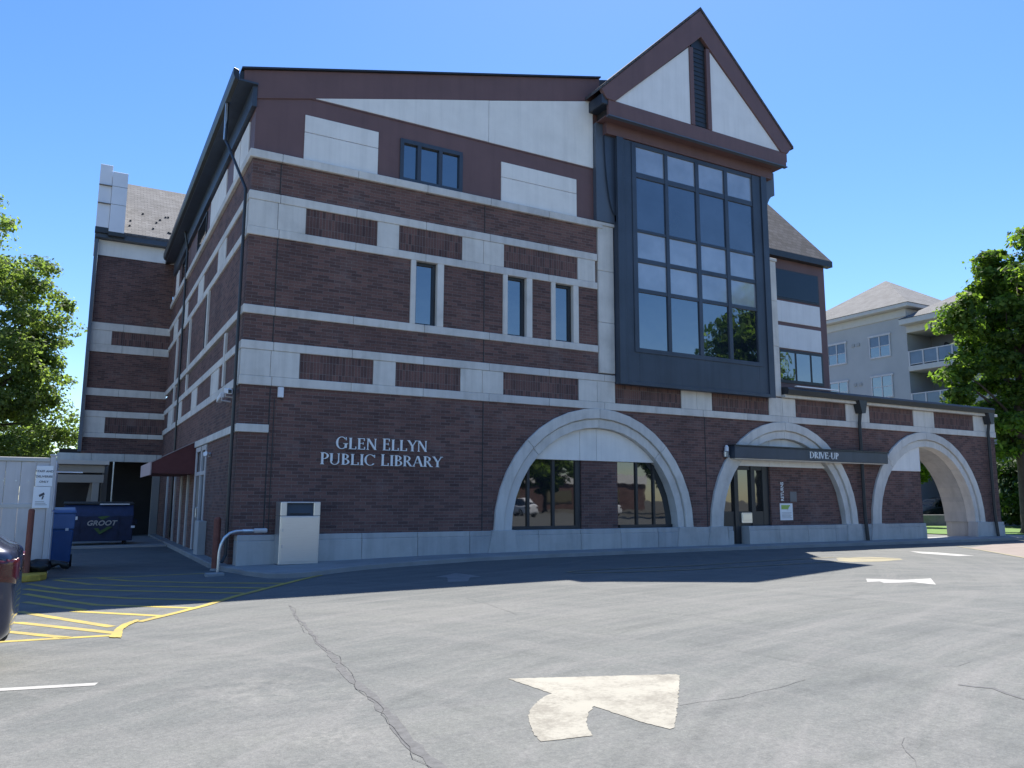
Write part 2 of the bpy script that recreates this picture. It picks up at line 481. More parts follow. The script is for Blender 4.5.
sheet('ground', [(-600, -600), (600, -600), (600, 600), (-600, 600)], 'soil', -.03)
lot = sheet('asphalt_lot', [(-70, -75), (46, -75), (46, -9), (33.5, -1.2), (33.2, 8), (26.8, 12), (-70, 40)], 'asphalt', 0)
sheet('grass', [(33.9, -1.0), (46.5, -6.5), (120, -30), (120, 9.4), (47.5, 9.6), (33.2, 24)], 'grass_green', .02)
sheet('road', [(47.5, 9.6), (120, 9.4), (120, 60), (20, 60), (20, 24), (33.2, 24)], 'road_far', .012)
sheet('footpath', [(33.3, .2), (46.3, -6.4), (47.2, -5.6), (33.6, 1.4)], 'concrete_walk', .05)

def ribbon(name, pts, width, mat, dz, jit=0, parent=lot, seed=1):
    rnd = random.Random(seed)
    P = [Vector((x, y, 0)) for x, y in pts]
    if jit:                                      # subdivide into a ragged line
        Q = []
        for a, b in zip(P, P[1:]):
            n = max(1, int((b-a).length/.12))
            for i in range(n): Q.append(a.lerp(b, i/n))
        Q.append(P[-1]); P = Q
        off = 0; Q = []
        for i, p in enumerate(P):
            off = off*.8 + rnd.gauss(0, jit)
            d = (P[min(i+1, len(P)-1)]-P[max(i-1, 0)]).normalized()
            Q.append(p+Vector((-d.y, d.x, 0))*off)
        P = Q
    L, Rr = [], []
    for i, p in enumerate(P):
        d = (P[min(i+1, len(P)-1)]-P[max(i-1, 0)]).normalized(); nrm = Vector((-d.y, d.x, 0))
        t = i/max(1, len(P)-1)
        wd = width(t) if callable(width) else width
        a = wd/2*(1+(rnd.uniform(-.4, .5) if jit else 0)); b = wd/2*(1+(rnd.uniform(-.4, .5) if jit else 0))
        L.append(p+nrm*a); Rr.append(p-nrm*b)
    mb = MB()
    for i in range(len(P)-1):
        q = [Rr[i], Rr[i+1], L[i+1], L[i]]
        mb.face([(v.x, v.y, G(v.x)+dz) for v in q])
    return mb.build(name, mat, parent)

# yellow hatched no-parking area
outl = [(-9, -7.1), (-4.1, -7.93), (-2.86, -8.22)]
ribbon('painted_line', outl, .13, 'paint_yellow', .004)
ribbon('painted_line', [(-2.47, -7.22), (-1.83, -6.5), (-1.42, -6.0), (-.77, -5.05), (.05, -4.05), (.91, -2.99), (1.55, -2.3)], lambda t: .135, 'paint_yellow', .008)
for pts in ([(-6.5, -3.6), (-4.02, -4.98), (-3.59, -5.9), (-2.82, -7.45)], [(-6.5, -5.0), (-3.97, -6.28), (-2.8, -8.05)], [(-6.5, -6.1), (-4.04, -7.12), (-3.35, -8.1)],
            [(-3.30, -5.4), (-2.14, -6.75)], [(-2.13, -5.6), (-1.60, -6.15)],
            [(-4.03, -3.6), (-3.12, -5.40)], [(-4.08, -2.25), (-3.49, -3.67), (-2.95, -4.80), (-2.13, -5.6)], [(-4.12, -1.29), (-3.25, -3.01), (-2.43, -4.15), (-1.10, -5.42)],
            [(-4.11, -.25), (-3.51, -1.72), (-2.36, -2.92), (-.51, -4.66)], [(-3.63, .32), (-2.97, -1.18), (-2.31, -1.98), (-.02, -4.08)], [(-2.76, .06), (-2.25, -.92), (-.98, -2.29), (.48, -3.44)],
            [(-3.53, .5), (-2.16, 0.0), (-.68, -.2), (-.25, -.55)]):
    ribbon('painted_stripe', pts, .135, 'paint_yellow', .004)
ribbon('painted_line', [(-8.5, -9.35), (-3.9, -10.90), (-3.10, -11.15)], .12, 'paint_white', .004)

def flat(name, poly, mat, dz=.004, parent=lot):
    rnd = random.Random(len(poly)*7+int(abs(poly[0][0])*100)); Q = []
    for (ax, ay), (bx, by) in zip(poly, poly[1:]+poly[:1]):
        L = math.hypot(bx-ax, by-ay); n = max(1, int(L/.035))
        for i in range(n):
            t = i/n; j = 0 if i == 0 else rnd.gauss(0, .0045)
            Q.append((ax+(bx-ax)*t-(by-ay)/max(L, .01)*j, ay+(by-ay)*t+(bx-ax)/max(L, .01)*j))
    poly = Q
    return sheet(name, poly, mat, dz, parent=parent)
YCORNER = [(109, 638), (121.6, 638.5), (123, 630.3), (128, 626.2), (140, 621.2), (137, 619.8), (122, 625), (116, 629), (112.5, 633)]
# big worn left-turn arrow: head to the right of the picture, curved shaft
ptsA = [(.36, -13.10), (.97, -13.42), (1.45, -13.66), (1.84, -13.84), (1.87, -13.90), (1.50, -14.45), (.72, -15.12), (.66, -15.12)]
arrow_px = [(508, 679), (600, 676.5), (676, 674.5), (680, 676), (678, 702), (674.5, 728), (670, 729.5), (640, 722), (594, 706.5), (588, 713), (586, 722), (588, 729), (593, 736), (567, 739), (541, 742), (534, 734), (530, 725), (528.5, 717), (531, 709), (537, 702), (545, 696.5), (552, 693.8), (530, 686.5)]
def px_ground(x, y, dz=0):
    d = fw + r2*((x-512)/F) + u2*((384-y)/F)
    z = -.1
    for _ in range(25):
        t = (z+dz-CAM.z)/d.z; p = CAM+d*t; z = G(p.x)
    return (p.x, p.y)
flat('painted_arrow', [px_ground(*p) for p in arrow_px], 'paint_cream')
flat('painted_corner', [px_ground(*p) for p in YCORNER], 'paint_yellow', .012)
flat('painted_arrow', [px_ground(*p) for p in [(434, 577.2), (447, 575), (456, 573.2), (468, 574.6), (481, 576.8), (470, 577.4), (468, 581.4), (448, 582), (447, 577.6)]], 'paint_grey')
flat('painted_arrow', [px_ground(*p) for p in [(866, 578.8), (900, 580), (931, 578.6), (936, 584.8), (912, 582.4), (884, 583.4), (880, 581.6), (867, 582.2)]], 'paint_white')
flat('painted_arrow', [px_ground(*p) for p in [(909, 551.2), (938, 552.6), (975, 555.8), (958, 556.2), (922, 553.6)]], 'paint_white')
flat('painted_island', [px_ground(*p) for p in [(836, 558), (870, 557), (900, 558.3), (903, 559.8), (880, 561.6), (850, 562.2), (838, 560.8)]], 'paint_yellow_faint')
ribbon('painted_line', [px_ground(*p) for p in [(900, 559.0), (833, 557.6), (760, 561.5), (690, 566.0), (610, 569.6), (575, 571.2), (568, 572.2), (575, 573.2), (620, 572.6), (690, 570), (770, 565.5), (838, 561.8)]], .09, 'paint_yellow_faint', .009)
flat('painted_apron', [px_ground(*p) for p in [(968, 547.8), (1002, 543.2), (1060, 538.5), (1060, 563), (1024, 557.3)]], 'apron_pink')
ribbon('painted_line', [px_ground(*p) for p in [(958, 546.6), (985, 550.8), (1024, 557.8), (1070, 566)]], .14, 'paint_yellow_faint', .009)

# repaired crack running towards the camera, smaller ones, chalky spots
ck = [px_ground(*p) for p in [(290, 605.5), (293, 613), (302, 624), (316, 637), (323, 645), (333, 657), (345, 671), (358, 685), (372, 699), (389, 718), (404, 737), (420, 752), (437, 769), (452, 786)]]
ribbon('crack', ck, lambda t: .03+.065*t, 'crack_fill', .003, jit=.012, seed=4)
ribbon('crack', ck, lambda t: .004, 'crack_dark', .006, jit=.022, seed=9)
for i, pp in enumerate([[(465, 598), (480, 602), (500, 608), (516, 615)], [(680, 706), (700, 703), (742, 697), (770, 690), (806, 680)],
                        [(958, 685), (990, 689), (1003, 694), (1024, 701), (1050, 712)], [(946, 667), (960, 666), (971, 662)], [(905, 738), (907, 752), (913, 775)]]):
    ribbon('crack', [px_ground(*p) for p in pp], .006 if i != 2 else .035, 'crack_fill', .003, jit=.012, seed=20+i)
def blot(name, cx, cy, rx, ry, mat, seed, dz=.002, n=26):
    rnd = random.Random(seed); poly = []
    for i in range(n):
        t = 2*PI*i/n; k = 1+rnd.uniform(-.35, .35)
        poly.append(px_ground(cx+rx*k*math.cos(t), cy+ry*k*math.sin(t)))
    return flat(name, poly, mat, dz)

# sidewalk with kerb along the building
kerb_edge = [(-.30, 1.2), (-.24, .4), (-.08, -.35), (.10, -1.35), (.38, -2.22), (.75, -2.5), (1.25, -2.48), (1.85, -2.12), (2.7, -1.72), (3.7, -1.50), (5.4, -1.32), (8, -1.08), (11, -.92), (15, -.86), (19, -.92), (23, -1.0), (27, -1.15), (31, -1.15), (32.9, -1.0), (33.6, -.3), (33.7, .6)]
def build_walk():
    mb = MB(); H = .12; kw = .16
    n = len(kerb_edge)
    inner = []
    for i, (x, y) in enumerate(kerb_edge):
        a = Vector(kerb_edge[max(i-1, 0)]); b = Vector(kerb_edge[min(i+1, n-1)])
        d = (b-a).normalized(); nr = Vector((-d.y, d.x))
        inner.append((x+nr.x*kw, y+nr.y*kw))
    for i in range(n-1):
        (x0, y0), (x1, y1) = kerb_edge[i], kerb_edge[i+1]
        (a0, b0), (a1, b1) = inner[i], inner[i+1]
        z = lambda x: G(x)
        mb.face([(x0, y0, z(x0)-.05), (x1, y1, z(x1)-.05), (x1, y1, z(x1)+H-.02), (x0, y0, z(x0)+H-.02)])
        mb.face([(x0, y0, z(x0)+H-.02), (x1, y1, z(x1)+H-.02), ((x1+a1)/2*.5+x1*.5, (y1+b1)/2*.5+y1*.5, z(x1)+H), ((x0+a0)/2*.5+x0*.5, (y0+b0)/2*.5+y0*.5, z(x0)+H)])
        mb.face([((x0+a0)/2*.5+x0*.5, (y0+b0)/2*.5+y0*.5, z(x0)+H), ((x1+a1)/2*.5+x1*.5, (y1+b1)/2*.5+y1*.5, z(x1)+H), (a1, b1, z(a1)+H), (a0, b0, z(a0)+H)])
    k = mb.build('kerb', 'concrete_walk'); tag(k, kind='structure')
    wb = MB()
    for i in range(n-1):
        (a0, b0), (a1, b1) = inner[i], inner[i+1]
        a0m, a1m = a0+.006, a1+.006
        wb.face([(a0, b0, G(a0)+H+.001), (a1, b1, G(a1)+H+.001), (max(a1, .0), .5 if b1 < .5 else b1+.01, G(max(a1, 0))+H+.001), (max(a0, .0), .5 if b0 < .5 else b0+.01, G(max(a0, 0))+H+.001)])
    s = wb.build('sidewalk', 'concrete_walk'); tag(s, kind='structure')
build_walk()
# walk along the left wall and the loading kerb at the back
mb = MB(); mb.box(-.32, .02, 1.2, 18.9, -.25, .0); s = mb.build('side_walk', 'concrete_walk', bevel=.02); tag(s, kind='structure')
mb = MB(); mb.hexa([(-4.6, 12.35, -.3), (-.32, 11.2, -.3), (-.32, 19, -.3), (-4.6, 19, -.3), (-4.6, 12.35, -.10), (-.32, 11.2, -.06), (-.32, 19, -.06), (-4.6, 19, -.10)])
s = mb.build('loading_kerb', 'concrete_walk', bevel=.02); tag(s, kind='structure')

# ------------------------------------------------------------------ LIBRARY
lib = empty('library_building', (0, 0, 0), 'brick library with pale stone bands, dark window bay under a steep gable and round arches', 'library')

def blocks(mb, x0, x1, y0, y1, z0, z1, step, gap=.008, mi=0, axis='x', start=None):
    """a stone course cut into separate blocks"""
    a = x0 if axis == 'x' else y0; b = x1 if axis == 'x' else y1
    cuts = [a]; p = (start if start is not None else a+step)
    while p < b-.15: cuts.append(p); p += step
    cuts.append(b)
    for c, d in zip(cuts, cuts[1:]):
        if axis == 'x': mb.box(c+gap/2, d-gap/2, y0, y1, z0, z1, mi)
        else: mb.box(x0, x1, c+gap/2, d-gap/2, z0, z1, mi)

XE, XW = 18.88, 32.25          # end of the main front, end of the low arcade wing
ARCH = [10.78, 18.97, 27.22]
ZP = .72                        # plinth top
RO, RM, RI = 3.70, 3.38, 3.10   # arch radii

def arc_pts(cx, r, a0, a1, n, cz=ZP):
    return [(cx+r*math.cos(a0+(a1-a0)*i/n), cz+r*math.sin(a0+(a1-a0)*i/n)) for i in range(n+1)]

# ground floor brick, notched for the arches
poly = [(0.0, ZP)]
for cx in ARCH:
    poly += arc_pts(cx, RO-.02, PI, 0, 40)
poly += [(XW-.02, ZP), (XW-.02, 4.4), (0.0, 4.4)]
mb = MB(); mb.prism(poly, 'y', 0.0, .42)
mb.build('brick_wall', 'brick', lib)
# the arcade wing's pier depth
mb = MB()
mb.prism([(30.95, ZP), (XW-.02, ZP), (XW-.02, 4.4), (30.0, 4.4)] if False else [(30.97, ZP), (XW-.02, ZP), (XW-.02, 4.4), (30.97, 4.4)], 'y', .42, 1.35)
mb.build('brick_wall', 'brick', lib)
# end wall of the enclosed part, seen in the third arch
mb = MB(); mb.box(23.95, 26.84, .06, .62, ZP, 2.79)
mb.build('brick_wall', 'brick', lib)
mb = MB(); mb.box(26.2, 26.80, .64, 7.5, -.1, 5.3); mb.build('brick_wall', 'brick', lib)
# upper brick rows of the main front (left of the bay)
WIN2 = [(4.40, 5.41), (7.34, 8.35), (9.03, 10.04)]
mb = MB()
mb.box(0, 10.78, 0, .42, 5.52, 6.21)
xs = [0.0]
for a, b in WIN2: xs += [a+.005, b-.005]
xs.append(10.78)
for i in range(0, len(xs), 2): mb.box(xs[i], xs[i+1], 0, .42, 6.43, 8.27)
mb.box(0, 10.78, 0, .42, 9.43, 10.31)
mb.build('brick_wall', 'brick', lib)
# backing block so that no light passes through the joints
mb = MB(); mb.box(.3, XE-.1, .43, 18.7, -.2, 12.2)
mb.build('inner_wall', 'shed_dark', lib)
# block behind the bay and below the wing roof
mb = MB(); mb.box(XE-.05, 26.15, .64, 7.4, -.2, 5.25); mb.build('inner_wall', 'shed_dark', lib)

# left wall
mb = MB()
YL = 18.9
mb.box(0, .4, .43, 4.95, -.3, 3.22)
mb.box(0, .4, 7.25, YL, -.3, 3.22)
mb.box(0, .4, .43, YL, 3.43, 4.4)
mb.box(0, .4, .43, YL, 5.52, 6.12); mb.box(0, .4, .43, YL, 6.33, 8.27); mb.box(0, .4, .43, YL, 9.43, 10.31)
mb.build('brick_wall', 'brick', lib)
mb = MB(); mb.box(.012, .40, 7.0, 7.25, -.3, 3.22); mb.build('brick_wall', 'brick', lib)

# plinth
def plinth_run(x0, x1, step):
    mb = MB()
    blocks(mb, x0, x1, -.10, .40, -.25, ZP-.14, step)
    blocks(mb, x0, x1, -.075, .40, ZP-.14, ZP, step)
    mb.build('stone_plinth', 'plinth_stone', lib, bevel=.012)
plinth_run(.10, ARCH[0]-RO-.02, 1.55)
plinth_run(ARCH[0]-RO-.02, ARCH[0]+RO+.02, 1.48)
plinth_run(ARCH[0]+RO+.02, ARCH[1]-2.72, 1.5)
plinth_run(ARCH[1]-2.0, ARCH[2]-RO, 1.46)
plinth_run(ARCH[2]-RO, 26.80, 1.6)
plinth_run(30.38, XW+.05, .95)
mb = MB(); blocks(mb, 30.38, XW+.05, .40, 1.35, -.1, ZP, 2.2)
mb.build('stone_plinth', 'plinth_stone', lib, bevel=.012)
# arch feet
for cx in ARCH:
    for sg in (-1, 1):
        mb = MB()
        a = cx+sg*RI*.985; b = cx+sg*(RO+.08)
        mb.prism([(a-sg*.10, -.05), (b+sg*.16, -.05), (b, ZP+.015), (a, ZP+.015)], 'y', -.135, .30)
        mb.build('stone_plinth', 'plinth_stone', lib, bevel=.012)

# arch surrounds: two rings of voussoirs, the outer proud of the inner
def ring(mb, cx, r0, r1, y0, y1, nseg, gap=.010, sub=5, a0=0, a1=PI):
    for k in range(nseg):
        t0 = a0+(a1-a0)*k/nseg + gap/2/r1; t1 = a0+(a1-a0)*(k+1)/nseg - gap/2/r1
        o = [(cx+r1*math.cos(t0+(t1-t0)*i/sub), ZP+r1*math.sin(t0+(t1-t0)*i/sub)) for i in range(sub+1)]
        n = [(cx+r0*math.cos(t0+(t1-t0)*i/sub), ZP+r0*math.sin(t0+(t1-t0)*i/sub)) for i in range(sub+1)]
        mb.prism(o+n[::-1], 'y', y0, y1)
for i, cx in enumerate(ARCH):
    mb = MB()
    ring(mb, cx, RM+.012, RO, -.085, .36, 4)
    ring(mb, cx, RI, RM-.012, -.02, .38, 4)
    ring(mb, cx, RM-.02, RM+.02, .01, .30, 1, sub=40)
    a = mb.build('arch_surround', 'limestone', lib, bevel=.012)
# concrete soffit of the open third arch
mb = MB()
th = math.acos((26.9-ARCH[2])/RI)
for k in range(24):
    t0 = th*k/24; t1 = th*(k+1)/24
    p = [(ARCH[2]+RI*math.cos(t), ZP+RI*math.sin(t)) for t in (t0, t1)]
    q = [(ARCH[2]+(RO+.1)*math.cos(t), ZP+(RO+.1)*math.sin(t)) for t in (t0, t1)]
    mb.prism([p[0], q[0], q[1], p[1]], 'y', .385, 1.36)
mb.build('arch_soffit', 'plinth_stone', lib)
mb = MB(); mb.box(26.84, XW-.03, .44, 1.34, ZP+RO-.1, 5.35); mb.build('inner_wall', 'brick', lib)

# tympanum panels
for i, cx in enumerate(ARCH):
    mb = MB()
    zt = 2.80
    h = math.asin((zt-ZP)/RI)
    if i < 2:
        pts = arc_pts(cx, RI-.012, h, PI-h, 30)
        for xa, xb in ((cx-4, cx-.62), (cx-.61, cx+.01), (cx+.02, cx+4)):
            pp = [(min(max(x, xa), xb), z) for x, z in pts]
            q = []
            for p in pp:
                if not q or (abs(p[0]-q[-1][0]) > 1e-4): q.append(p)
            x_lo, x_hi = max(min(p[0] for p in pts), xa), min(max(p[0] for p in pts), xb)
            top = [(x, z) for x, z in pts if xa < x < xb]
            zc = lambda x: ZP+math.sqrt(max(0, (RI-.012)**2-(x-cx)**2))
            top = [(x_hi, zc(x_hi))] + top + [(x_lo, zc(x_lo))]
            top = [p for p in top if p[1] > zt+.002]
            mb.prism(top+[(x_lo, zt), (x_hi, zt)], 'y', .16, .34)
    else:
        pts = [(x, z) for x, z in arc_pts(cx, RI-.012, PI/2, PI-h, 20) if x < 26.84]
        zc = ZP+math.sqrt((RI-.012)**2-(26.84-cx)**2)
        mb.prism([(26.84, zc)]+pts+[(26.84, zt)], 'y', .03, .63)
    mb.build('tympanum', 'stucco', lib, bevel=.006)

# stone courses, corner returns included
def course(name, z0, z1, x1, out, step=2.05, side=True, mat='limestone', lift=0):
    mb = MB()
    blocks(mb, -out if side else 0, x1, -out, .40, z0, z1, step, start=.74+lift)
    if side:
        blocks(mb, -out, .38, .41, YL-.02, z0, z1, 2.4, axis='y')
    return mb.build(name, mat, lib, bevel=.012)
course('stone_coping', 10.31, 10.53, 10.98, .09)
course('stone_course', 9.20, 9.43, 10.78, .05)
course('stone_course', 8.26, 8.48, 10.78, .05)
course('stone_course', 6.21, 6.43, 10.78, .05)
course('stone_course', 5.30, 5.52, 11.42, .05)
course('stone_course', 4.40, 4.63, XW+.05, .05)
# block friezes: stone and soldier brick panels between the double courses
def frieze(z0, z1, xs, last):
    for a, b in xs[0]:
        n = 2 if b-a > 1.0 else 1
        for k in range(n):
            st = MB(); st.box(a+(b-a)*k/n+.004, a+(b-a)*(k+1)/n-.004, -.035, .40, z0+.004, z1-.004)
            st.build('stone_block', 'limestone', lib, bevel=.01)
    for a, b in xs[1]:
        p = MB(); p.box(a+.003, b-.003, -.004, .40, z0, z1); p.build('brick_panel', 'brick_soldier', lib)
frieze(8.48, 9.20, ([(-.035, 1.42), (3.39, 4.03), (5.98, 7.37), (10.02, 10.70)], [(1.42, 3.39), (4.03, 5.98), (7.37, 10.02)]), 10.7)
frieze(4.63, 5.30, ([(-.035, 1.42), (3.39, 4.03), (5.98, 7.37), (10.02, 11.41), (14.14, 15.51), (18.24, 19.61), (22.38, 23.75), (26.52, 27.9), (30.70, XW+.03)],
                    [(1.42, 3.39), (4.03, 5.98), (7.37, 10.02), (11.41, 14.14), (15.51, 18.24), (19.61, 22.38), (23.75, 26.52), (27.9, 30.70)]), 0)
# small dark slot right of the last upper block
mb = MB(); mb.box(10.70, 10.78, .03, .40, 8.48, 9.20); mb.build('brick_wall', 'brick', lib)
# same friezes on the left wall
for z0, z1 in ((8.48, 9.20), (4.63, 5.30)):
    for a, b in ((.41, .62), (3.45, 4.85), (7.95, 9.25), (12.2, 13.3), (15.5, 17.0)):
        st = MB(); st.box(-.035, .38, a, b, z0+.004, z1-.004)
        st.build('stone_block', 'limestone', lib, bevel=.01)
    for a, b in ((.62, 3.45), (4.85, 7.95), (9.25, 12.2), (13.3, 15.5), (17.0, YL)):
        p = MB(); p.box(-.004, .38, a+.003, b-.003, z0, z1); p.build('brick_panel', 'brick_soldier', lib)
# stone strips beside the slit windows of the left wall
for y, z0, z1 in ((2.35, 4.63, 6.12), (6.3, 6.33, 8.27), (10.8, 6.33, 8.27), (10.8, 5.3, 6.12), (14.9, 4.63, 8.27)):
    mb = MB(); mb.box(-.07, .2, y, y+.2, z0, z1); mb.build('stone_strip', 'limestone', lib, bevel=.01)
def side_window(y0, y1, z0, z1):
    f = MB()
    for b in ((y0, y0+.07, z0, z1), (y1-.07, y1, z0, z1), (y0+.07, y1-.07, z0, z0+.07), (y0+.07, y1-.07, z1-.07, z1)):
        f.box(-.022, .1, b[0], b[1], b[2], b[3])
    o = f.build('window', 'dark_metal', lib)
    p = MB(); p.box(-.012, .1, y0+.07, y1-.07, z0+.07, z1-.07); p.build('pane', 'glass_dark', o)
for y0, y1, z0, z1 in ((6.52, 7.1, 6.34, 8.24), (11.02, 11.6, 6.34, 8.24), (15.12, 15.7, 6.34, 8.24), (8.3, 10.6, 10.62, 11.6), (13.6, 15.4, 10.62, 11.6)):
    side_window(y0, y1, z0, z1)

# narrow stone lintel course with the corner return, left
mb = MB()
mb.box(-.06, .72, -.06, .40, 3.22, 3.42)
blocks(mb, -.06, .38, .41, 7.4, 3.22, 3.42, 2.3, axis='y')
mb.build('stone_course', 'limestone', lib, bevel=.012)

# tall pilaster left of the bay, and its twin on the right
for x0, x1 in ((10.80, 11.41), (18.25, 18.88)):
    mb = MB()
    z = 5.56 if x0 < 12 else 5.34
    for c, d in zip((z, 7.2, 8.9), (7.2, 8.9, 10.42)): mb.box(x0, x1, -.06, .40, c+.004, d-.004)
    mb.box(x0-.03, x1+.03, -.10, .40, 10.42, 10.53)
    mb.build('stone_pilaster', 'limestone', lib, bevel=.012)
mb = MB(); mb.box(11.41, XE, .02, .41, 5.31, 10.5); mb.build('brick_wall', 'brick', lib)

# control joints (dark sealant lines)
for x in (.72, 6.72):
    mb = MB()
    mb.box(x-.012, x+.012, -.012, .02, ZP+.01, 4.39); mb.box(x-.012, x+.012, -.012, .02, 5.53, 6.2)
    mb.box(x-.012, x+.012, -.012, .02, 6.44, 8.25); mb.box(x-.012, x+.012, -.012, .02, 9.44, 10.30)
    mb.build('control_joint', 'crack_dark', lib)
mb = MB(); mb.box(15.15, 15.175, -.012, .02, ZP+.01, 4.39)
mb.build('control_joint', 'crack_dark', lib)
# thin conduit beside the left joint
mb = MB(); mb.tube([(.83, -.03, 4.1), (.83, -.03, .75)], .010, 6); mb.build('conduit', 'dark_metal', lib)

# windows of the second floor with stone jambs
def front_window(a, b, z0, z1):
    for u, v in ((a, a+.155), (b-.20, b)):
        j = MB(); j.box(u, v, -.05, .40, z0, z1); j.build('stone_jamb', 'limestone', lib, bevel=.01)
    x0, x1 = a+.157, b-.202
    f = MB(); t = .06
    f.box(x0, x0+t, .10, .24, z0, z1); f.box(x1-t*1.6, x1, .10, .24, z0, z1); f.box(x0+t, x1-t*1.6, .10, .24, z0, z0+t); f.box(x0+t, x1-t*1.6, .10, .24, z1-t*1.4, z1)
    o = f.build('window', 'dark_metal', lib)
    p = MB(); p.box(x0+t, x1-t*1.6, .16, .20, z0+t, z1-t*1.4); p.build('pane', 'glass', o)
for a, b in WIN2: front_window(a, b, 6.43, 8.26)

# ---- top storey of the front: rust panels, stucco fields
RAKE = lambda x: 12.66+.2575*(x+.35)             # top of the sloping roof edge
mb = MB()
wx0, wx1, wz0, wz1 = 4.02, 5.98, 10.57, 11.82
mb.prism([(.02, 10.53), (wx0, 10.53), (wx0, RAKE(wx0)-.1), (.02, RAKE(.0)-.1)], 'y', .06, .42)
mb.prism([(wx1, 10.53), (10.95, 10.53), (10.95, RAKE(10.95)-.1), (wx1, RAKE(wx1)-.1)], 'y', .06, .42)
mb.prism([(wx0, wz1), (wx1, wz1), (wx1, RAKE(wx1)-.1), (wx0, RAKE(wx0)-.1)], 'y', .06, .42)
mb.box(wx0, wx1, .06, .42, 10.53, wz0)
mb.build('rust_cladding', 'rust_metal', lib)
for x0, x1 in ((1.30, 3.36), (7.29, 10.04)):
    mb = MB(); mb.box(x0, x1, .025, .1, 10.535, 11.335); mb.box(x0, x1, .025, .1, 11.35, 11.83)
    mb.build('stucco_panel', 'stucco', lib, bevel=.006)
mb = MB()
zb = 12.36
xl = 1.46
cut = [xl, 6.85, 10.72]
for a, b in zip(cut, cut[1:]):
    za, zz = RAKE(a)-.81, RAKE(b)-.81
    mb.prism([(a, zb-.005), (b-.012, zb), (b-.012, zz), (a, max(za, zb+.004))], 'y', .025, .1)
mb.build('stucco_panel', 'stucco', lib, bevel=.004)
mb = MB(); mb.box(.3, 10.7, .035, .08, 12.315, 12.345); mb.build('trim_line', 'rust_metal', lib)
f = MB(); t = .09
f.box(wx0, wx1, .02, .2, wz0, wz0+t); f.box(wx0, wx1, .02, .2, wz1-t*1.3, wz1)
for x in (wx0, 4.55, 5.22, wx1-.10): f.box(x, x+.11, .022, .2, wz0+t, wz1-t*1.3)
o = f.build('window', 'slate_metal', lib)
p = MB(); p.box(wx0+.05, wx1-.05, .11, .15, wz0+t, wz1-t*1.3); p.build('pane', 'glass', o)
# rake fascia and roof edge
mb = MB()
mb.prism([(-.33, RAKE(-.33)), (11.0, RAKE(11.0)), (11.0, RAKE(11.0)-.80), (.02, RAKE(.02)-.80), (.02, RAKE(.02)-.45), (-.33, RAKE(-.33)-.32)], 'y', .022, .057)
mb.build('rake_fascia', 'rust_metal', lib, bevel=.01)
mb = MB(); mb.prism([(-.40, RAKE(-.40)), (11.0, RAKE(11.0)), (11.0, RAKE(11)+.05), (-.40, RAKE(-.4)+.05)], 'y', -.06, .5)
mb.build('roof_edge', 'dark_metal', lib)
# main roof
mb = MB()
mb.prism([(-.42, RAKE(-.42)-.02), (14.8, RAKE(14.8)-.02), (14.8, RAKE(14.8)-.3), (-.42, RAKE(-.42)-.24)], 'y', .055, YL+.3)
mb.build('roof', 'dark_metal', lib)
# left wall, top storey
mb = MB(); mb.box(.02, .4, .43, YL, 10.53, 12.45); mb.build('rust_cladding', 'rust_metal', lib)
for y0, y1 in ((.75, 1.95), (2.05, 2.95), (4.25, 7.4), (16.6, 17.6)):
    mb = MB(); mb.box(-.012, .1, y0, y1, 10.56, 11.62); mb.build('stucco_panel', 'stucco', lib, bevel=.006)
# eave: soffit, fascia gutter
mb = MB(); mb.box(-.46, .02, -.10, 17.9, 12.28, 12.33); mb.build('soffit', 'slate_metal', lib)
mb = MB()
mb.prism([(-.46, 12.30), (-.46, 12.60), (-.60, 12.64), (-.60, 12.46), (-.56, 12.36)], 'y', -.02, 17.9)
mb.build('gutter', 'dark_metal', lib, bevel=.01)
# frieze board on top of the left wall, and corner return
mb = MB(); mb.box(-.10, .02, .0, 18.2, 11.72, 12.28); mb.build('eave_board', 'slate_metal', lib)
# corner downspout
mb = MB()
mb.tube([(-.50, 1.45, 12.42), (-.50, 1.35, 11.2), (-.44, 1.2, 11.0), (-.16, .35, 9.75), (-.11, .16, 9.5), (-.11, .14, 5.0), (-.11, .14, .25), (-.2, .08, .08)], .040, 8)
mb.build('downspout', 'dark_metal', lib)
mb = MB(); mb.box(-.56, -.50, 1.36, 1.42, 11.25, 12.3); mb.build('downspout_strap', 'galvanised', lib)
# second downspout on the left wall
mb = MB(); mb.tube([(-.22, 13.1, 12.3), (-.09, 13.1, 11.6), (-.07, 13.1, 3.9), (-.07, 13.1, .1)], .042, 8); mb.build('downspout', 'dark_metal', lib)

# ---- projecting bay
BY = -.30; BX0, BX1 = 11.43, 18.24; BZ0 = 5.24
bay = MB(); bay.box(BX0, BX1, BY+.06, .0, BZ0, 13.5)
bayo = bay.build('bay_window', 'slate_metal', lib, bevel=.01)
cols = [(12.20, 13.43), (13.57, 14.81), (14.97, 16.17), (16.33, 17.55)]
rows = [(12.43, 13.33, 'glass_blind'), (10.46, 12.25, 'glass_spandrel'), (9.47, 10.36, 'glass_blind'), (8.44, 9.32, 'glass_blind'), (6.45, 8.31, 'glass')]
fr = MB()
fr.box(BX0+.02, cols[0][0], BY, BY+.08, BZ0+.02, 13.48); fr.box(cols[3][1], BX1-.02, BY, BY+.08, BZ0+.02, 13.48)
for (a, b), (c, d) in zip(cols, cols[1:]): fr.box(b, c, BY-.02, BY+.08, 6.45, 13.33)
zz = [6.45]
fr.box(cols[0][0], cols[3][1], BY, BY+.08, BZ0+.02, 6.45); fr.box(cols[0][0], cols[3][1], BY, BY+.08, 13.33, 13.48)
for (z0, z1, _), (y0, y1, _) in zip(rows, rows[1:]):
    for a, b in cols: fr.box(a, b, BY-.008, BY+.08, y1, z0)
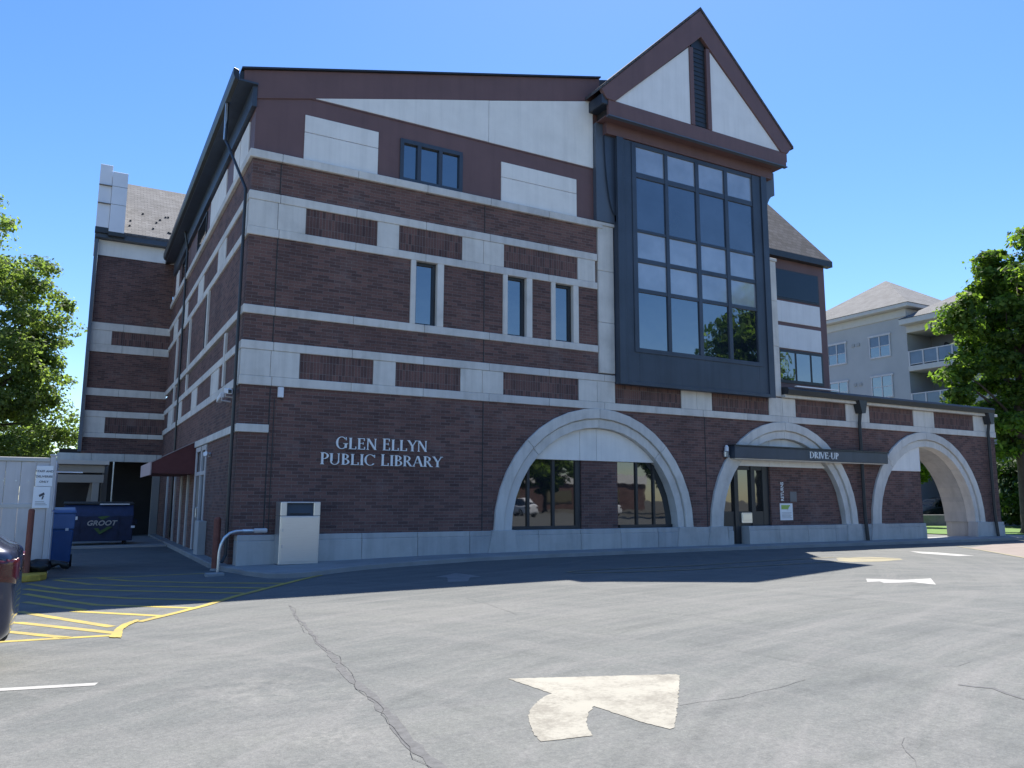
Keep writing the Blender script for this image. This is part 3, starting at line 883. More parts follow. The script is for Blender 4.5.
# raised outer frame
fr.box(BX0-.03, BX0+.25, BY-.05, BY, BZ0-.02, 13.5); fr.box(BX1-.25, BX1+.03, BY-.05, BY, BZ0-.02, 13.5)
fr.box(BX0+.25, BX1-.25, BY-.05, BY, BZ0-.02, BZ0+.1)
fr.box(12.02, 12.2, BY-.03, BY, 6.3, 13.45); fr.box(17.55, 17.73, BY-.03, BY, 6.3, 13.45); fr.box(12.2, 17.55, BY-.03, BY, 6.3, 6.45)
fr.build('mullion_frame', 'slate_metal', bayo, bevel=.008)
for z0, z1, mt in rows:
    for a, b in cols:
        p = MB(); p.box(a, b, BY+.035, BY+.05, z0, z1); p.build('pane', mt, bayo)
# curved shoulders carrying the gable
for sg, xa, xb in ((-1, BX0+.01, 10.72), (1, BX1-.01, 18.94)):
    pts = [(xa, 10.36)]
    for i in range(13):
        t = i/12*PI/2
        pts.append((xa+(xb-xa)*(1-math.cos(t)) if True else 0, 10.56+(13.0-10.56)*math.sin(t)))
    if sg == -1: pts = [(xa, 10.54), (xb, 10.54), (xb, 13.9), (xa, 13.9)]
    else: pts = pts + [(xb, 13.9), (xa, 13.9)]
    mb = MB(); mb.prism(pts, 'y', -.12, .40); mb.build('gable_shoulder', 'slate_side', lib, bevel=.01)
# curved reveal at the left shoulder
mb = MB()
pts = [(BX0+.0, 10.6)] + [(BX0-.42*math.sin(i/10*PI/2), 10.8+3.0*(1-math.cos(i/10*PI/2))) for i in range(11)] + [(BX0, 13.8)]
mb.prism(pts, 'y', -.20, -.125); mb.build('shoulder_cove', 'slate_metal', lib)

# ---- gable
GX, GZ = 14.83, 18.86; GY = -.78
SL = .955; HW = 4.36; EZ = GZ-SL*HW
def gz(x, d=0): return GZ-SL*abs(x-GX)-d
fz = 1.02                                             # vertical depth of the barge boards
mb = MB()
mb.prism([(GX-HW, EZ), (GX, GZ), (GX+HW, EZ), (GX+HW-.22, EZ-.28), (GX+HW-.55, EZ-.30), (GX, GZ-fz), (GX-HW+.55, EZ-.30), (GX-HW+.22, EZ-.28)], 'y', GY-.03, GY+.10)
mb.build('barge_board', 'rust_metal', lib, bevel=.01)
mb = MB(); mb.prism([(GX-HW+.3, 13.90), (GX+HW-.3, 13.90), (GX+HW-.3, 14.42), (GX-HW+.3, 14.42)], 'y', GY-.005, GY+.12)
mb.build('tie_beam', 'rust_metal', lib, bevel=.01)
mb = MB(); mb.box(GX-HW+.28, GX+HW-.28, GY-.035, GY+.12, 13.85, 13.89); mb.build('drip_edge', 'slate_side', lib)
mb = MB()
mb.prism([(11.05, 14.425), (14.27, 14.425), (14.27, gz(14.27, fz+.01)), (11.05, gz(11.05, fz+.02) if gz(11.05, fz+.02) > 14.43 else 14.43)], 'y', GY+.03, GY+.14)
mb.prism([(15.25, 14.425), (18.61, 14.425), (18.61, gz(18.61, fz+.02) if gz(18.61, fz+.02) > 14.43 else 14.43), (15.25, gz(15.25, fz+.01))], 'y', GY+.03, GY+.14)
mb.build('gable_panel', 'stucco_pale', lib)
mb = MB(); mb.box(14.28, 14.46, GY-.01, GY+.14, 14.43, gz(14.3, fz)); mb.box(15.06, 15.24, GY-.01, GY+.14, 14.43, gz(15.2, fz))
mb.build('king_post', 'rust_metal', lib, bevel=.01)
mb = MB(); mb.prism([(14.46, 14.43), (15.06, 14.43), (15.06, GZ-fz+.02), (14.46, GZ-fz+.02)], 'y', GY+.09, GY+.2)
for k in range(18): mb.box(14.47, 15.05, GY+.07, GY+.09, 14.5+k*.17, 14.52+k*.17)
mb.build('louvre', 'dark_metal', lib)
# soffit between gable front and bay, frieze below it
mb = MB(); mb.box(GX-HW+.3, GX+HW-.3, GY+.10, .3, 13.905, 13.94); mb.build('soffit', 'rust_metal', lib)
mb = MB(); mb.box(11.0, 18.6, BY-.03, .2, 13.5, 13.90); mb.build('frieze_board', 'rust_metal', lib)
mb = MB(); mb.prism([(10.9, 13.92), (18.8, 13.92), (18.8, gz(18.8, .4)), (GX, GZ-.4), (10.9, gz(10.9, .4))], 'y', GY+.15, .6); mb.build('gable_core', 'shed_dark', lib)
# gable roof running back
mb = MB()
mb.prism([(GX-HW-.06, EZ-.05), (GX, GZ+.02), (GX+HW+.06, EZ-.05), (GX+HW+.06, EZ+.05), (GX, GZ+.12), (GX-HW-.06, EZ+.05)], 'y', GY-.06, 12.0)
mb.build('roof', 'shingle_dark', lib)
mb = MB(); mb.prism([(GX-HW+.25, 13.0), (GX+HW-.25, 13.0), (GX+HW-.25, gz(GX+HW-.25, .1)), (GX, GZ-.1), (GX-HW+.25, gz(GX-HW+.25, .1))], 'y', .61, 11.9)
mb.build('gable_core', 'shed_dark', lib)
# eave return blocks at the foot of the left barge board
mb = MB(); mb.box(10.55, 10.98, -.74, .05, 14.25, 14.62); mb.build('eave_bracket', 'slate_metal', lib, bevel=.02)
mb = MB(); mb.box(18.6, 19.0, -.74, .05, 14.1, 14.45); mb.build('eave_bracket', 'rust_metal', lib, bevel=.02)

# ---- set back part right of the bay
SY = 2.5; SX1 = 24.72
mb = MB(); mb.box(18.7, SX1, SY, 9.0, 5.2, 11.75); mb.build('rust_cladding', 'rust_metal', lib)
f = MB(); f.box(21.0, 24.30, SY-.03, SY, 9.98, 11.28); o = f.build('window', 'dark_metal', lib)
p = MB(); p.box(21.1, 24.22, SY-.045, SY-.03, 10.06, 11.22); p.build('pane', 'glass_black', o)
for z0, z1 in ((9.0, 9.90), (7.88, 8.84)):
    mb = MB(); mb.box(21.0, 24.30, SY-.035, SY, z0, z1); mb.build('stucco_panel', 'stucco_pale', lib, bevel=.01)
f = MB(); f.box(20.5, 24.32, SY-.03, SY, 6.42, 7.82); o = f.build('window', 'dark_metal', lib)
for a, b in ((20.6, 21.6), (21.72, 22.56), (22.68, 23.48), (23.6, 24.2)):
    p = MB(); p.box(a, b, SY-.045, SY-.03, 6.55, 7.70); p.build('pane', 'glass', o)
mb = MB(); mb.box(18.7, SX1+.25, SY-.28, SY+.02, 11.72, 11.98); mb.build('eave_board', 'dark_metal', lib)
mb = MB(); h = 4.6
mb.face([(18.7, SY-.25, 11.985), (SX1+.28, SY-.25, 11.985), (SX1+.28-h*.62, SY-.25+h*.62, 11.985+h), (18.7, SY-.25+h*.62, 11.985+h)])
mb.face([(SX1+.28, SY-.25, 11.985), (SX1+.28, 9.3, 11.985), (SX1+.28-h*.62, 9.3-h*.62, 11.985+h), (SX1+.28-h*.62, SY-.25+h*.62, 11.985+h)])
mb.face([(18.7, SY-.25+h*.62, 11.985+h), (SX1+.28-h*.62, SY-.25+h*.62, 11.985+h), (SX1+.28-h*.62, 9.3-h*.62, 11.985+h), (18.7, 9.3-h*.62, 11.985+h)])
mb.face([(18.7, 9.3, 11.985), (18.7, 9.3-h*.62, 11.985+h), (SX1+.28-h*.62, 9.3-h*.62, 11.985+h), (SX1+.28, 9.3, 11.985)])
mb.build('roof', 'shingle_dark', lib)

# ---- arcade wing roof edge
mb = MB(); mb.prism([(-.34, 5.42), (-.38, 5.58), (-.34, 5.66), (8.0, 6.5), (8.0, 6.3), (-.05, 5.42)], 'x', XE+.02, 27.0); mb.build('wing_roof', 'dark_metal', lib)
mb = MB(); mb.prism([(-.34, 5.42), (-.38, 5.58), (-.34, 5.66), (.7, 5.74), (1.75, 5.66), (1.75, 5.42)], 'x', 27.0, XW-.45); mb.build('wing_roof', 'dark_metal', lib)
mb = MB(); mb.prism([(-.20, 5.31), (-.20, 5.42), (.40, 5.42), (.40, 5.31)], 'x', XE+.02, XW+.03)
mb.build('stone_course', 'limestone', lib, bevel=.01)
mb = MB(); mb.box(19.3, 21.6, -.40, -.30, 5.70, 5.74); mb.build('flashing', 'white_metal', lib)
mb = MB(); mb.box(26.5, XW-.02, .42, 1.33, 4.42, 5.40); mb.build('brick_wall', 'brick', lib)
for x in (23.0, 31.55):
    mb = MB()
    mb.prism([(x-.24, 5.44), (x+.24, 5.44), (x+.10, 4.95), (x-.10, 4.95)], 'y', -.36, -.06)
    mb.tube([(x, -.20, 5.0), (x-.02, -.15, 4.6), (x-.02, -.15, 1.0), (x-.02, -.17, .8), (x-.02, -.22, .12)], .065, 8)
    mb.build('downspout', 'dark_metal', lib)

# ---- arch windows
o = MB()
fy = .28
o.box(7.72, 7.84, fy, fy+.08, ZP, 1.6); 
f = MB()
inx = lambda z: math.sqrt(max(0, (RI-.01)**2-(z-ZP)**2))
def bar(x0, x1, z0, z1): f.box(x0, x1, fy-.03, fy+.07, z0, z1)
cx = ARCH[0]
bar(cx-RI+.02, cx-.55, ZP, ZP+.10); bar(cx+.95, cx+RI-.02, ZP, ZP+.10)
for x in (8.38, 9.26): bar(x-.045, x+.045, ZP+.1, min(2.8, ZP+math.sqrt(max(0, RI**2-(x-cx)**2))-.01))
bar(10.05, 10.24, ZP+.1, 2.8)
for x in (12.42, 13.12): bar(x-.04, x+.04, ZP+.1, min(2.8, ZP+math.sqrt(max(0, RI**2-(x-cx)**2))-.01))
bar(cx-1.96, cx-.55, 2.70, 2.80) if False else None
win = f.build('window', 'dark_metal', lib)
def half_glass(x0, x1, parent, mat='glass_dark', y=fy+.02):
    n = 14; top = []
    for i in range(n+1):
        x = x1+(x0-x1)*i/n
        top.append((x, min(2.80, ZP+math.sqrt(max(0, (RI-.005)**2-(x-cx)**2)))))
    m = MB(); m.prism([(x0, ZP), (x1, ZP)]+top, 'y', y, y+.05); return m.build('pane', mat, parent)
half_glass(cx-RI+.02, 10.24, win, 'glass_dark'); half_glass(11.62, cx+RI-.02, win, 'glass_dark')
mb = MB(); mb.box(10.245, 11.62, .20, .42, ZP, 2.80); mb.build('brick_wall', 'brick', lib)
# drive-up arch: service window left, brick to the right
cx = ARCH[1]
f = MB()
def zarc(x): return min(2.80, ZP+math.sqrt(max(0, (RI-.012)**2-(x-cx)**2)))
for x in (16.74, 17.55): f.box(x-.09, x+.09, fy-.06, fy+.07, -.05, zarc(x))
f.box(18.05, 18.36, fy-.03, fy+.07, ZP, 2.8)
f.box(15.95, 18.05, fy-.02, fy+.07, ZP, 1.22); f.box(16.3, 18.05, fy-.02, fy+.07, 2.66, 2.8)
f.box(16.3, 16.92, fy-.04, fy+.07, -.05, ZP)
win = f.build('window', 'dark_metal', lib)
for a, b in ((15.95, 16.65), (16.83, 17.46), (17.64, 18.05)):
    n = 8; top = [(b+(a-b)*i/n, zarc(b+(a-b)*i/n)) for i in range(n+1)]
    top = [(x, min(z, 2.66)) for x, z in top]
    m = MB(); m.prism([(a, 1.22), (b, 1.22)]+top, 'y', fy+.03, fy+.06); m.build('pane', 'glass_dark', win)
mb = MB(); mb.box(16.92, 17.42, fy-.10, fy-.02, .82, 1.18); mb.box(16.96, 17.38, fy-.12, fy-.10, .92, 1.14)
mb.build('service_drawer', 'stainless', win, bevel=.01)
n = 16; xa, xb = 18.36, cx+RI-.015
top = [(xb+(xa-xb)*i/n, zarc(xb+(xa-xb)*i/n)) for i in range(n+1)]
mb = MB(); mb.prism([(xa, ZP), (xb, ZP)]+top, 'y', .18, .42); mb.build('brick_wall', 'brick', lib)
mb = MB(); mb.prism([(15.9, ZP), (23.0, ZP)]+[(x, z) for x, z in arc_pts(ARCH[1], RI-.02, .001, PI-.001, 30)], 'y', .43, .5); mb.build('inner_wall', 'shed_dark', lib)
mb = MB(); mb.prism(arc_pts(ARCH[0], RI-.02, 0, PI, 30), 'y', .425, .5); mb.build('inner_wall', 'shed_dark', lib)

# canopy over the drive-up window
mb = MB(); mb.box(16.18, 24.28, -.35, .0, 3.03, 3.44)
cano = mb.build('canopy', 'slate_metal', lib, bevel=.012)
mb = MB(); mb.box(16.15, 24.31, -.38, .0, 3.44, 3.485); mb.build('canopy_edge', 'dark_metal', cano)
mb = MB(); mb.box(16.25, 24.2, -.30, .0, 3.005, 3.03); mb.build('canopy_soffit', 'stucco', cano)

# ---- serif lettering, strokes cut as solid metal
def glyph(ch):
    S, T = .15, .055
    st = []
    def poly(p): st.append(p)
    def bar(x0, x1, y0, y1): poly([(x0, y0), (x1, y0), (x1, y1), (x0, y1)])
    def stem(x, y0=0, y1=1, w_=S, b=True, t=True):
        bar(x-w_/2, x+w_/2, y0, y1)
        if b: poly([(x-w_/2-.075, y0), (x+w_/2+.075, y0), (x+w_/2, y0+.07), (x-w_/2, y0+.07)])
        if t: poly([(x-w_/2, y1-.07), (x+w_/2, y1-.07), (x+w_/2+.075, y1), (x-w_/2-.075, y1)])
    def arc(cx, cy, rx, ry, a0, a1, w0, w1, n=18):
        o, i_ = [], []
        for k in range(n+1):
            t = R(a0+(a1-a0)*k/n)
            wd = w0+(w1-w0)*abs(math.cos(t))
            o.append((cx+rx*math.cos(t), cy+ry*math.sin(t))); i_.append((cx+(rx-wd)*math.cos(t), cy+(ry-T*1.0 - 0*wd)*math.sin(t)))
        for k in range(n): poly([o[k], o[k+1], i_[k+1], i_[k]])
    def diag(x0, y0, x1, y1, wd): poly([(x0-wd/2, y0), (x0+wd/2, y0), (x1+wd/2, y1), (x1-wd/2, y1)])
    def serif(x, y): bar(x-.11, x+.11, y-.0, y+.05)
    W = .7
    if ch == 'G':
        arc(.45, .5, .43, .52, 42, 330, T, S); bar(.68, .83, .08, .44); bar(.58, .93, .41, .46); bar(.76, .81, .72, .98); W = .95
    elif ch == 'C':
        arc(.45, .5, .43, .52, 42, 318, T, S); bar(.75, .80, .70, .98); W = .86
    elif ch == 'L':
        stem(.17); bar(.2, .62, 0, .06); bar(.57, .63, .0, .24); W = .68
    elif ch == 'E':
        stem(.17); bar(.2, .62, 0, .06); bar(.2, .58, .94, 1); bar(.2, .5, .52, .57); bar(.57, .63, 0, .24); bar(.53, .59, .78, 1); bar(.46, .50, .44, .65); W = .70
    elif ch == 'N':
        stem(.14, w_=.07); stem(.74, w_=.07, b=False); diag(.75, 0, .16, 1, .17); W = .92
    elif ch == 'Y':
        stem(.4, 0, .5, t=False); diag(.4, .45, .08, 1, .16); diag(.42, .45, .72, 1, .07); serif(.08, .95); serif(.73, .95); W = .80
    elif ch == 'P':
        stem(.17); arc(.2, .72, .42, .285, -90, 90, T, .14); W = .64
    elif ch == 'R':
        stem(.17); arc(.2, .73, .40, .275, -90, 90, T, .14); diag(.66, 0, .36, .48, .16); bar(.6, .8, 0, .05); W = .78
    elif ch == 'B':
        stem(.17); arc(.2, .755, .36, .25, -90, 90, T, .13); arc(.2, .27, .43, .275, -90, 90, T, .14); W = .68
    elif ch == 'U':
        stem(.17, .3, 1, b=False); stem(.70, .3, 1, w_=.07, b=False); arc(.42, .32, .325, .34, 180, 360, T, .11); W = .86
    elif ch == 'I':
        stem(.18); W = .36
    elif ch == 'A':
        diag(.09, 0, .40, 1, .06); diag(.74, 0, .42, 1, .16); bar(.2, .62, .32, .37); serif(.09, 0); serif(.76, 0); W = .84
    elif ch == 'D':
        stem(.17); arc(.2, .5, .58, .51, -90, 90, T, .15); W = .84
    elif ch == 'V':
        diag(.40, 0, .09, 1, .16); diag(.42, 0, .73, 1, .06); serif(.09, .95); serif(.73, .95); W = .80
    elif ch == '-':
        bar(.06, .34, .40, .48); W = .4
    else: W = .38
    return st, W
def letters(mb, text, x0, x1, zb, h, y, depth, caps=1.0):
    tot = sum(glyph(c)[1] for c in text)
    k = (x1-x0)/tot; x = x0; e = 0
    for i, c in enumerate(text):
        st, W = glyph(c)
        big = caps if (i == 0 or text[i-1] == ' ') else 1
        for p in st:
            e = (e+1) % 23
            mb.prism([(x+u*k, zb+v*h*big) for u, v in p], 'y', y-depth-e*.0007, y)
        x += W*k
sg = empty('wall_sign', (3.7, -.005, 2.47), 'pale metal serif letters reading GLEN ELLYN PUBLIC LIBRARY on the brick front', 'sign')
for tx, a, b, z, h in (('GLEN ELLYN', 2.44, 5.02, 2.885, .295), ('PUBLIC LIBRARY', 2.04, 5.46, 2.475, .285)):
    tot = sum(glyph(c)[1] for c in tx); x = a-3.7
    for wd in tx.split(' '):
        wl = sum(glyph(c)[1] for c in wd)*(b-a)/tot
        mb = MB(); letters(mb, wd, x, x+wl, z-2.47, h, 0, .03, 1.06); mb.build('lettering', 'letter_metal', sg)
        x += wl+glyph(' ')[1]*(b-a)/tot
mb = MB(); letters(mb, 'DRIVE-UP', 19.83, 21.39, 3.125, .235, -.352, .02)
mb.build('lettering', 'letter_metal', cano)

def text_mesh(name, txt, size, loc, rot, mat, parent=None, shear=0, bold=0, align='CENTER', sx=1):
    cu = bpy.data.curves.new(name, 'FONT'); cu.body = txt; cu.size = size; cu.extrude = .003; cu.align_x = align
    cu.shear = shear; cu.offset = bold; cu.resolution_u = 4
    tmp = bpy.data.objects.new(name, cu); C.objects.link(tmp)
    bpy.context.view_layer.update()
    me = bpy.data.meshes.new_from_object(tmp.evaluated_get(bpy.context.evaluated_depsgraph_get()))
    bpy.data.objects.remove(tmp)
    me.materials.clear(); me.materials.append(MATS[mat])
    Mx = Matrix.Translation(loc) @ rot.to_matrix().to_4x4() @ Matrix.Diagonal((sx, 1, 1, 1))
    me.transform(Mx)
    o = bpy.data.objects.new(name, me); C.objects.link(o)
    if parent: o.parent = parent
    return o
from mathutils import Euler
FRONT = Euler((PI/2, 0, 0))
VERT = Euler((PI/2, 0, 0)).to_matrix() @ Matrix.Rotation(PI/2, 3, 'Z')
t = text_mesh('wall_lettering', 'RETURNS', .20, (19.00, .172, 1.58), VERT.to_euler(), 'letter_metal', None, align='LEFT', bold=.003, sx=.8)
tag(t, 'white vertical lettering reading RETURNS on brick right of the drive-up window', 'sign')

def sheet_sign(name, x0, x1, z0, z1, y, label, cat, mat='sign_white', th=.02):
    m = MB(); m.box(x0, x1, y-th, y, z0, z1)
    o = m.build(name, mat, bevel=.003, loc=((x0+x1)/2, y, z0)); tag(o, label, cat); return o
po = sheet_sign('poster', 18.78, 19.42, .90, 1.50, .178, 'white notice with a green band on brick right of the drive-up window', 'poster')
m = MB(); m.box(18.84, 19.28, .148, .157, 1.29, 1.44); g_ = m.build('green_band', 'poster_green', po, loc=(19.10, .178, .90))
m = MB(); m.prism([(19.12, 1.24), (19.38, 1.24), (19.30, 1.36), (19.25, 1.40)], 'y', .142, .1565); m.build('roof_mark', 'sign_white', po, loc=(19.10, .178, .90))
m = MB()
for k in range(5): m.box(18.86, 19.34-.05*(k % 2), .15, .1565, .98+.045*k, .99+.045*k)
m.build('text_line', 'low_wall', po, loc=(19.10, .178, .90))
n_ = sheet_sign('wall_plate', 19.32, 19.66, 1.56, 1.92, .178, 'small grey plate on brick above the green and white notice', 'plate', 'door_grey')

def lamp(name, x, z, y, label):
    e = empty(name, (x, y, z), label, 'wall lamp')
    m = MB(); m.box(-.10, .10, -.12, .0, -.14, .06); m.build('back_box', 'galvanised', e, bevel=.02)
    m = MB(); m.tube([(0, -.10, .06), (0, -.10, .20), (0, -.10, .27)], [.075, .07, .03], 12); m.build('lamp_shade', 'white_metal', e, smooth=False)
    return e
lamp('wall_lamp', 16.02, 3.20, -.02, 'small pale grey wall lamp beside the left end of the drive-up canopy')
e = empty('wall_lamp', (-.0, 4.25, 2.85), 'small white twin-headed lamp on the left brick wall under the stone lintel', 'wall lamp')
m = MB(); m.box(-.06, 0, -.08, .08, -.06, .06); m.build('back_box', 'white_metal', e, bevel=.01)
for s in (-1, 1):
    m = MB(); m.tube([(-.05, s*.09, .0), (-.16, s*.16, .02)], [.045, .075], 10); m.build('lamp_head', 'white_metal', e)
def sec_cam(loc, d, label):
    e = empty('security_camera', loc, label, 'camera')
    m = MB(); m.tube([(0, 0, 0), (-.22, 0, .02), (-.22, 0, .10)], .022, 8); m.build('bracket', 'white_paint', e)
    m = MB(); m.hexa([(-.27, d*.02, .10), (-.15, d*.02, .10), (-.15, d*.55, .02), (-.27, d*.55, .02), (-.27, d*.02, .23), (-.15, d*.02, .23), (-.15, d*.55, .15), (-.27, d*.55, .15)]); m.build('camera_body', 'white_metal', e, bevel=.015)
    m = MB(); m.box(-.25, -.17, d*.55 if d > 0 else d*.55-.02, d*.55+.02 if d > 0 else d*.55, .04, .13); m.build('lens', 'black_plastic', e)
sec_cam((-.02, 1.2, 4.08), 1, 'white security camera on the library corner pointing away towards the rear yard')
sec_cam((-.02, .62, 4.12), -1, 'white security camera on the library corner pointing towards the parking lot')
e = empty('wall_box', (.97, -.0, 4.18), 'small white sensor box on the brick just below the stone band near the corner', 'wall box')
m = MB(); m.box(-.07, .07, -.09, 0, -.06, .20); m.build('cover', 'white_metal', e, bevel=.01)
m = MB(); m.tube([(0, -.03, -.06), (.03, -.03, -.12), (.08, -.03, -.10)], .008, 6); m.build('cable', 'black_plastic', e)

# ---- left wall door with awning
m = MB()
for y0, y1 in ((4.97, 5.12), (5.92, 6.05), (7.02, 7.2)): m.box(-.03, .10, y0, y1, -.05, 3.2)
m.box(-.03, .10, 5.12, 7.02, 3.05, 3.2); m.box(-.02, .10, 5.12, 7.02, 2.30, 2.42); m.box(-.02, .1, 5.12, 5.92, .0, .25)
door = m.build('door', 'white_paint', lib, bevel=.008)
m = MB(); m.box(.03, .06, 5.12, 5.92, .25, 2.3); m.box(.03, .06, 5.12, 5.92, 2.42, 3.05); m.box(.03, .06, 6.05, 7.02, 2.42, 3.05); m.build('pane', 'glass_dark', door)
m = MB(); m.box(.02, .07, 6.05, 7.02, .0, 2.3); m.build('door_leaf', 'door_grey', door)
m = MB(); m.tube([(-.02, 6.15, 1.0), (-.06, 6.15, 1.02), (-.06, 6.15, 1.3), (-.02, 6.15, 1.32)], .015, 6); m.build('handle', 'galvanised', door)
m = MB(); m.box(-.22, .0, 4.2, 4.95, -.12, .95); m.build('stone_plinth', 'plinth_stone', lib, bevel=.01)
for y in (8.6, 10.4, 12.4, 15.2):
    m = MB(); m.box(-.06, .1, y, y+.22, .0, 2.7); m.build('stone_strip', 'plinth_stone', lib, bevel=.01)
m = MB(); m.prism([(0, 3.42), (-1.29, 2.72), (-1.29, 2.38), (0, 2.38)], 'y', 7.45, 11.4)
aw = m.build('awning', 'awning_fabric', lib)
m = MB(); m.box(-1.33, -1.292, 7.42, 11.43, 2.33, 2.74); m.build('valance', 'awning_edge', aw)
m = MB(); m.prism([(0, 3.435), (-1.30, 2.735), (-1.30, 2.755), (0, 3.46)], 'y', 7.43, 11.42); m.build('awning_edge', 'awning_edge', aw)

# ---- rear wing, facing the camera at the left
RY = YL; RX = -3.22
m = MB(); m.box(RX, .0, RY+.0, RY+6, 3.52, 12.45); m.build('brick_wall', 'brick', lib)
for z0, z1, a, b in ((9.02, 9.36, RX-.03, .0), (8.03, 8.38, RX-.03, 0), (6.07, 6.40, RX-.03, 0), (5.13, 5.40, RX-.03, 0), (4.22, 4.42, RX-.03, 0), (3.18, 3.52, RX-.9, 0)):
    m = MB(); blocks(m, a, b, RY-.05, RY+.3, z0, z1, 1.3); m.build('stone_course', 'limestone', lib, bevel=.01)
for z0, z1 in ((8.385, 9.015), (4.425, 5.125)):
    m = MB(); m.box(RX-.03, -2.40, RY-.035, RY+.3, z0, z1); m.build('stone_block', 'limestone', lib, bevel=.01)
for z0, z1 in ((8.385, 9.015), (4.425, 5.125)):
    p = MB(); p.box(-2.39, -.02, RY-.004, RY+.2, z0, z1); p.build('brick_panel', 'brick_soldier', lib)
m = MB(); m.box(RX, 0, RY-.03, RY+6, 12.45, 13.16); m.build('stucco_panel', 'stucco', lib)
m = MB(); m.box(RX-.18, .0, RY-.40, RY+.5, 13.17, 13.52); m.build('eave_board', 'slate_metal', lib)
m = MB(); m.box(RX-.16, RX-.02, RY-.30, RY+.2, 3.6, 13.1); m.build('downspout', 'slate_side', lib)
m = MB(); zt = 5.4
ys = RY-.42
m.prism([(ys, 13.53), (ys+zt, 13.53+zt*.80), (ys+2*zt, 13.53), (ys+2*zt, 13.4), (ys, 13.4)], 'x', RX+.1, 6.0); m.build('roof', 'shingle_grey', lib)
m = MB(); rndv = random.Random(5)
for k in range(12):
    m = MB()
    x = -2.05+rndv.uniform(0, 2.2); d = rndv.uniform(.25, 2.3)
    yy = ys+d; z_ = 13.53+d*.80
    m.box(x-.04, x+.04, yy-.03, yy+.05, z_-.01, z_+.065)
    m.build('snow_guard', 'black_plastic', lib)
m = MB(); m.box(-3.40, -2.89, RY-.50, RY+4.5, 13.60, 16.55); m.box(-2.88, -2.26, RY-.62, RY+4.5, 13.42, 16.25); m.build('parapet_cladding', 'white_metal', lib, bevel=.01)
m = MB(); m.box(-3.405, -2.255, RY-.63, RY-.45, 14.7, 14.715); m.box(-3.405, -2.255, RY-.63, RY-.45, 15.55, 15.565); m.build('panel_joint', 'door_grey', lib)
m = MB(); m.box(-3.42, -2.89, RY-.52, RY-.3, 13.35, 13.60); m.box(-2.88, -2.22, RY-.64, RY-.3, 13.25, 13.42); m.build('eave_board', 'dark_metal', lib)
# open loading bay under the rear wing
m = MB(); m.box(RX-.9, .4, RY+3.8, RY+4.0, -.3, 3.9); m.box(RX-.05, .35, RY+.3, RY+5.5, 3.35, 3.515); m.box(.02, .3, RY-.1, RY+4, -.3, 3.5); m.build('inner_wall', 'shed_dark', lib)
for a, b in ((-2.35, -2.12), (-.32, -.02)):
    m = MB(); m.box(a, b, RY-.02, RY+.25, -.2, 3.18); m.build('bay_post', 'shed_beige', lib)
m = MB(); m.box(-1.95, -1.90, RY-.02, RY+.05, -.2, 3.18); m.build('downspout', 'galvanised', lib)

# ------------------------------------------------------------------ things in front of the library
# book return box
e = empty('book_drop_box', (1.465, -.6, .03), 'stainless steel book return box with a dark slot beside the library wall', 'book drop')
m = MB(); m.hexa([(-.49, 0, 0), (.47, 0, 0), (.47, .52, 0), (-.49, .52, 0), (-.485, .0, 1.15), (.485, .0, 1.15), (.485, .52, 1.15), (-.485, .52, 1.15)])
m.box(-.485, -.33, .0, .52, 1.155, 1.49); m.box(.32, .485, .0, .52, 1.155, 1.49); m.box(-.33, .32, .0, .52, 1.46, 1.492); m.box(-.33, .32, .3, .52, 1.155, 1.46)
body = m.build('cabinet', 'stainless', e, bevel=.012)
m = MB(); m.hexa([(-.33, .05, 1.155), (.32, .05, 1.155), (.32, .29, 1.155), (-.33, .29, 1.155), (-.33, .10, 1.46), (.32, .10, 1.46), (.32, .29, 1.46), (-.33, .29, 1.46)]); m.build('slot_flap', 'slate_metal', e)
m = MB(); m.box(-.25, .24, .02, .05, 1.19, 1.22); m.build('slot_handle', 'dark_metal', e)
m = MB(); m.box(-.45, .43, -.012, .0, .06, 1.12); dr = m.build('access_door', 'stainless', e, bevel=.006)
m = MB()
for z in (.78, .40): m.box(-.445, -.405, -.03, -.012, z, z+.07)
m.build('hinge', 'galvanised', dr)
m = MB(); m.box(-.47, .45, .02, .50, -.03, .0); m.build('base', 'dark_metal', e)

# bent guard pipe
gp = [(0, 0, -.03), (.0, 0, .02), (.01, 0, .45), (.04, 0, .62), (.11, 0, .77), (.22, 0, .87), (.36, 0, .915), (.52, 0, .92), (.98, 0, .92)]
e = empty('guard_rail', (-.44, -.95, -.06), 'bent galvanised pipe rail curving from the kerb beside the book box', 'rail')
m = MB(); m.tube(gp, .033, 10); m.build('pipe', 'galvanised', e, smooth=True)
m = MB(); m.tube([(.74, 0, .92), (.77, 0, .92), (1.02, 0, .92), (1.05, 0, .92)], [.035, .055, .055, .04], 12); m.build('end_sleeve', 'white_paint', e, smooth=True)
m = MB(); m.tube([(.50, 0, .92), (.72, 0, .92)], .040, 10); m.build('collar', 'galvanised', e)
m = MB(); m.box(-.26, .14, -.14, .14, -.10, .0); m.build('footing', 'concrete_walk', e, bevel=.02)

e = empty('bollard', (-.30, .35, -.12), 'brown steel bollard at the library corner behind the bent pipe', 'bollard')
m = MB(); m.tube([(0, 0, 0), (0, 0, 1.22), (0, 0, 1.27)], [.085, .085, .05], 14); m.build('post', 'rust_bollard', e)
m = MB(); m.tube([(0, 0, .0), (0, 0, .05)], [.12, .10], 14); m.build('base_ring', 'concrete_walk', e)

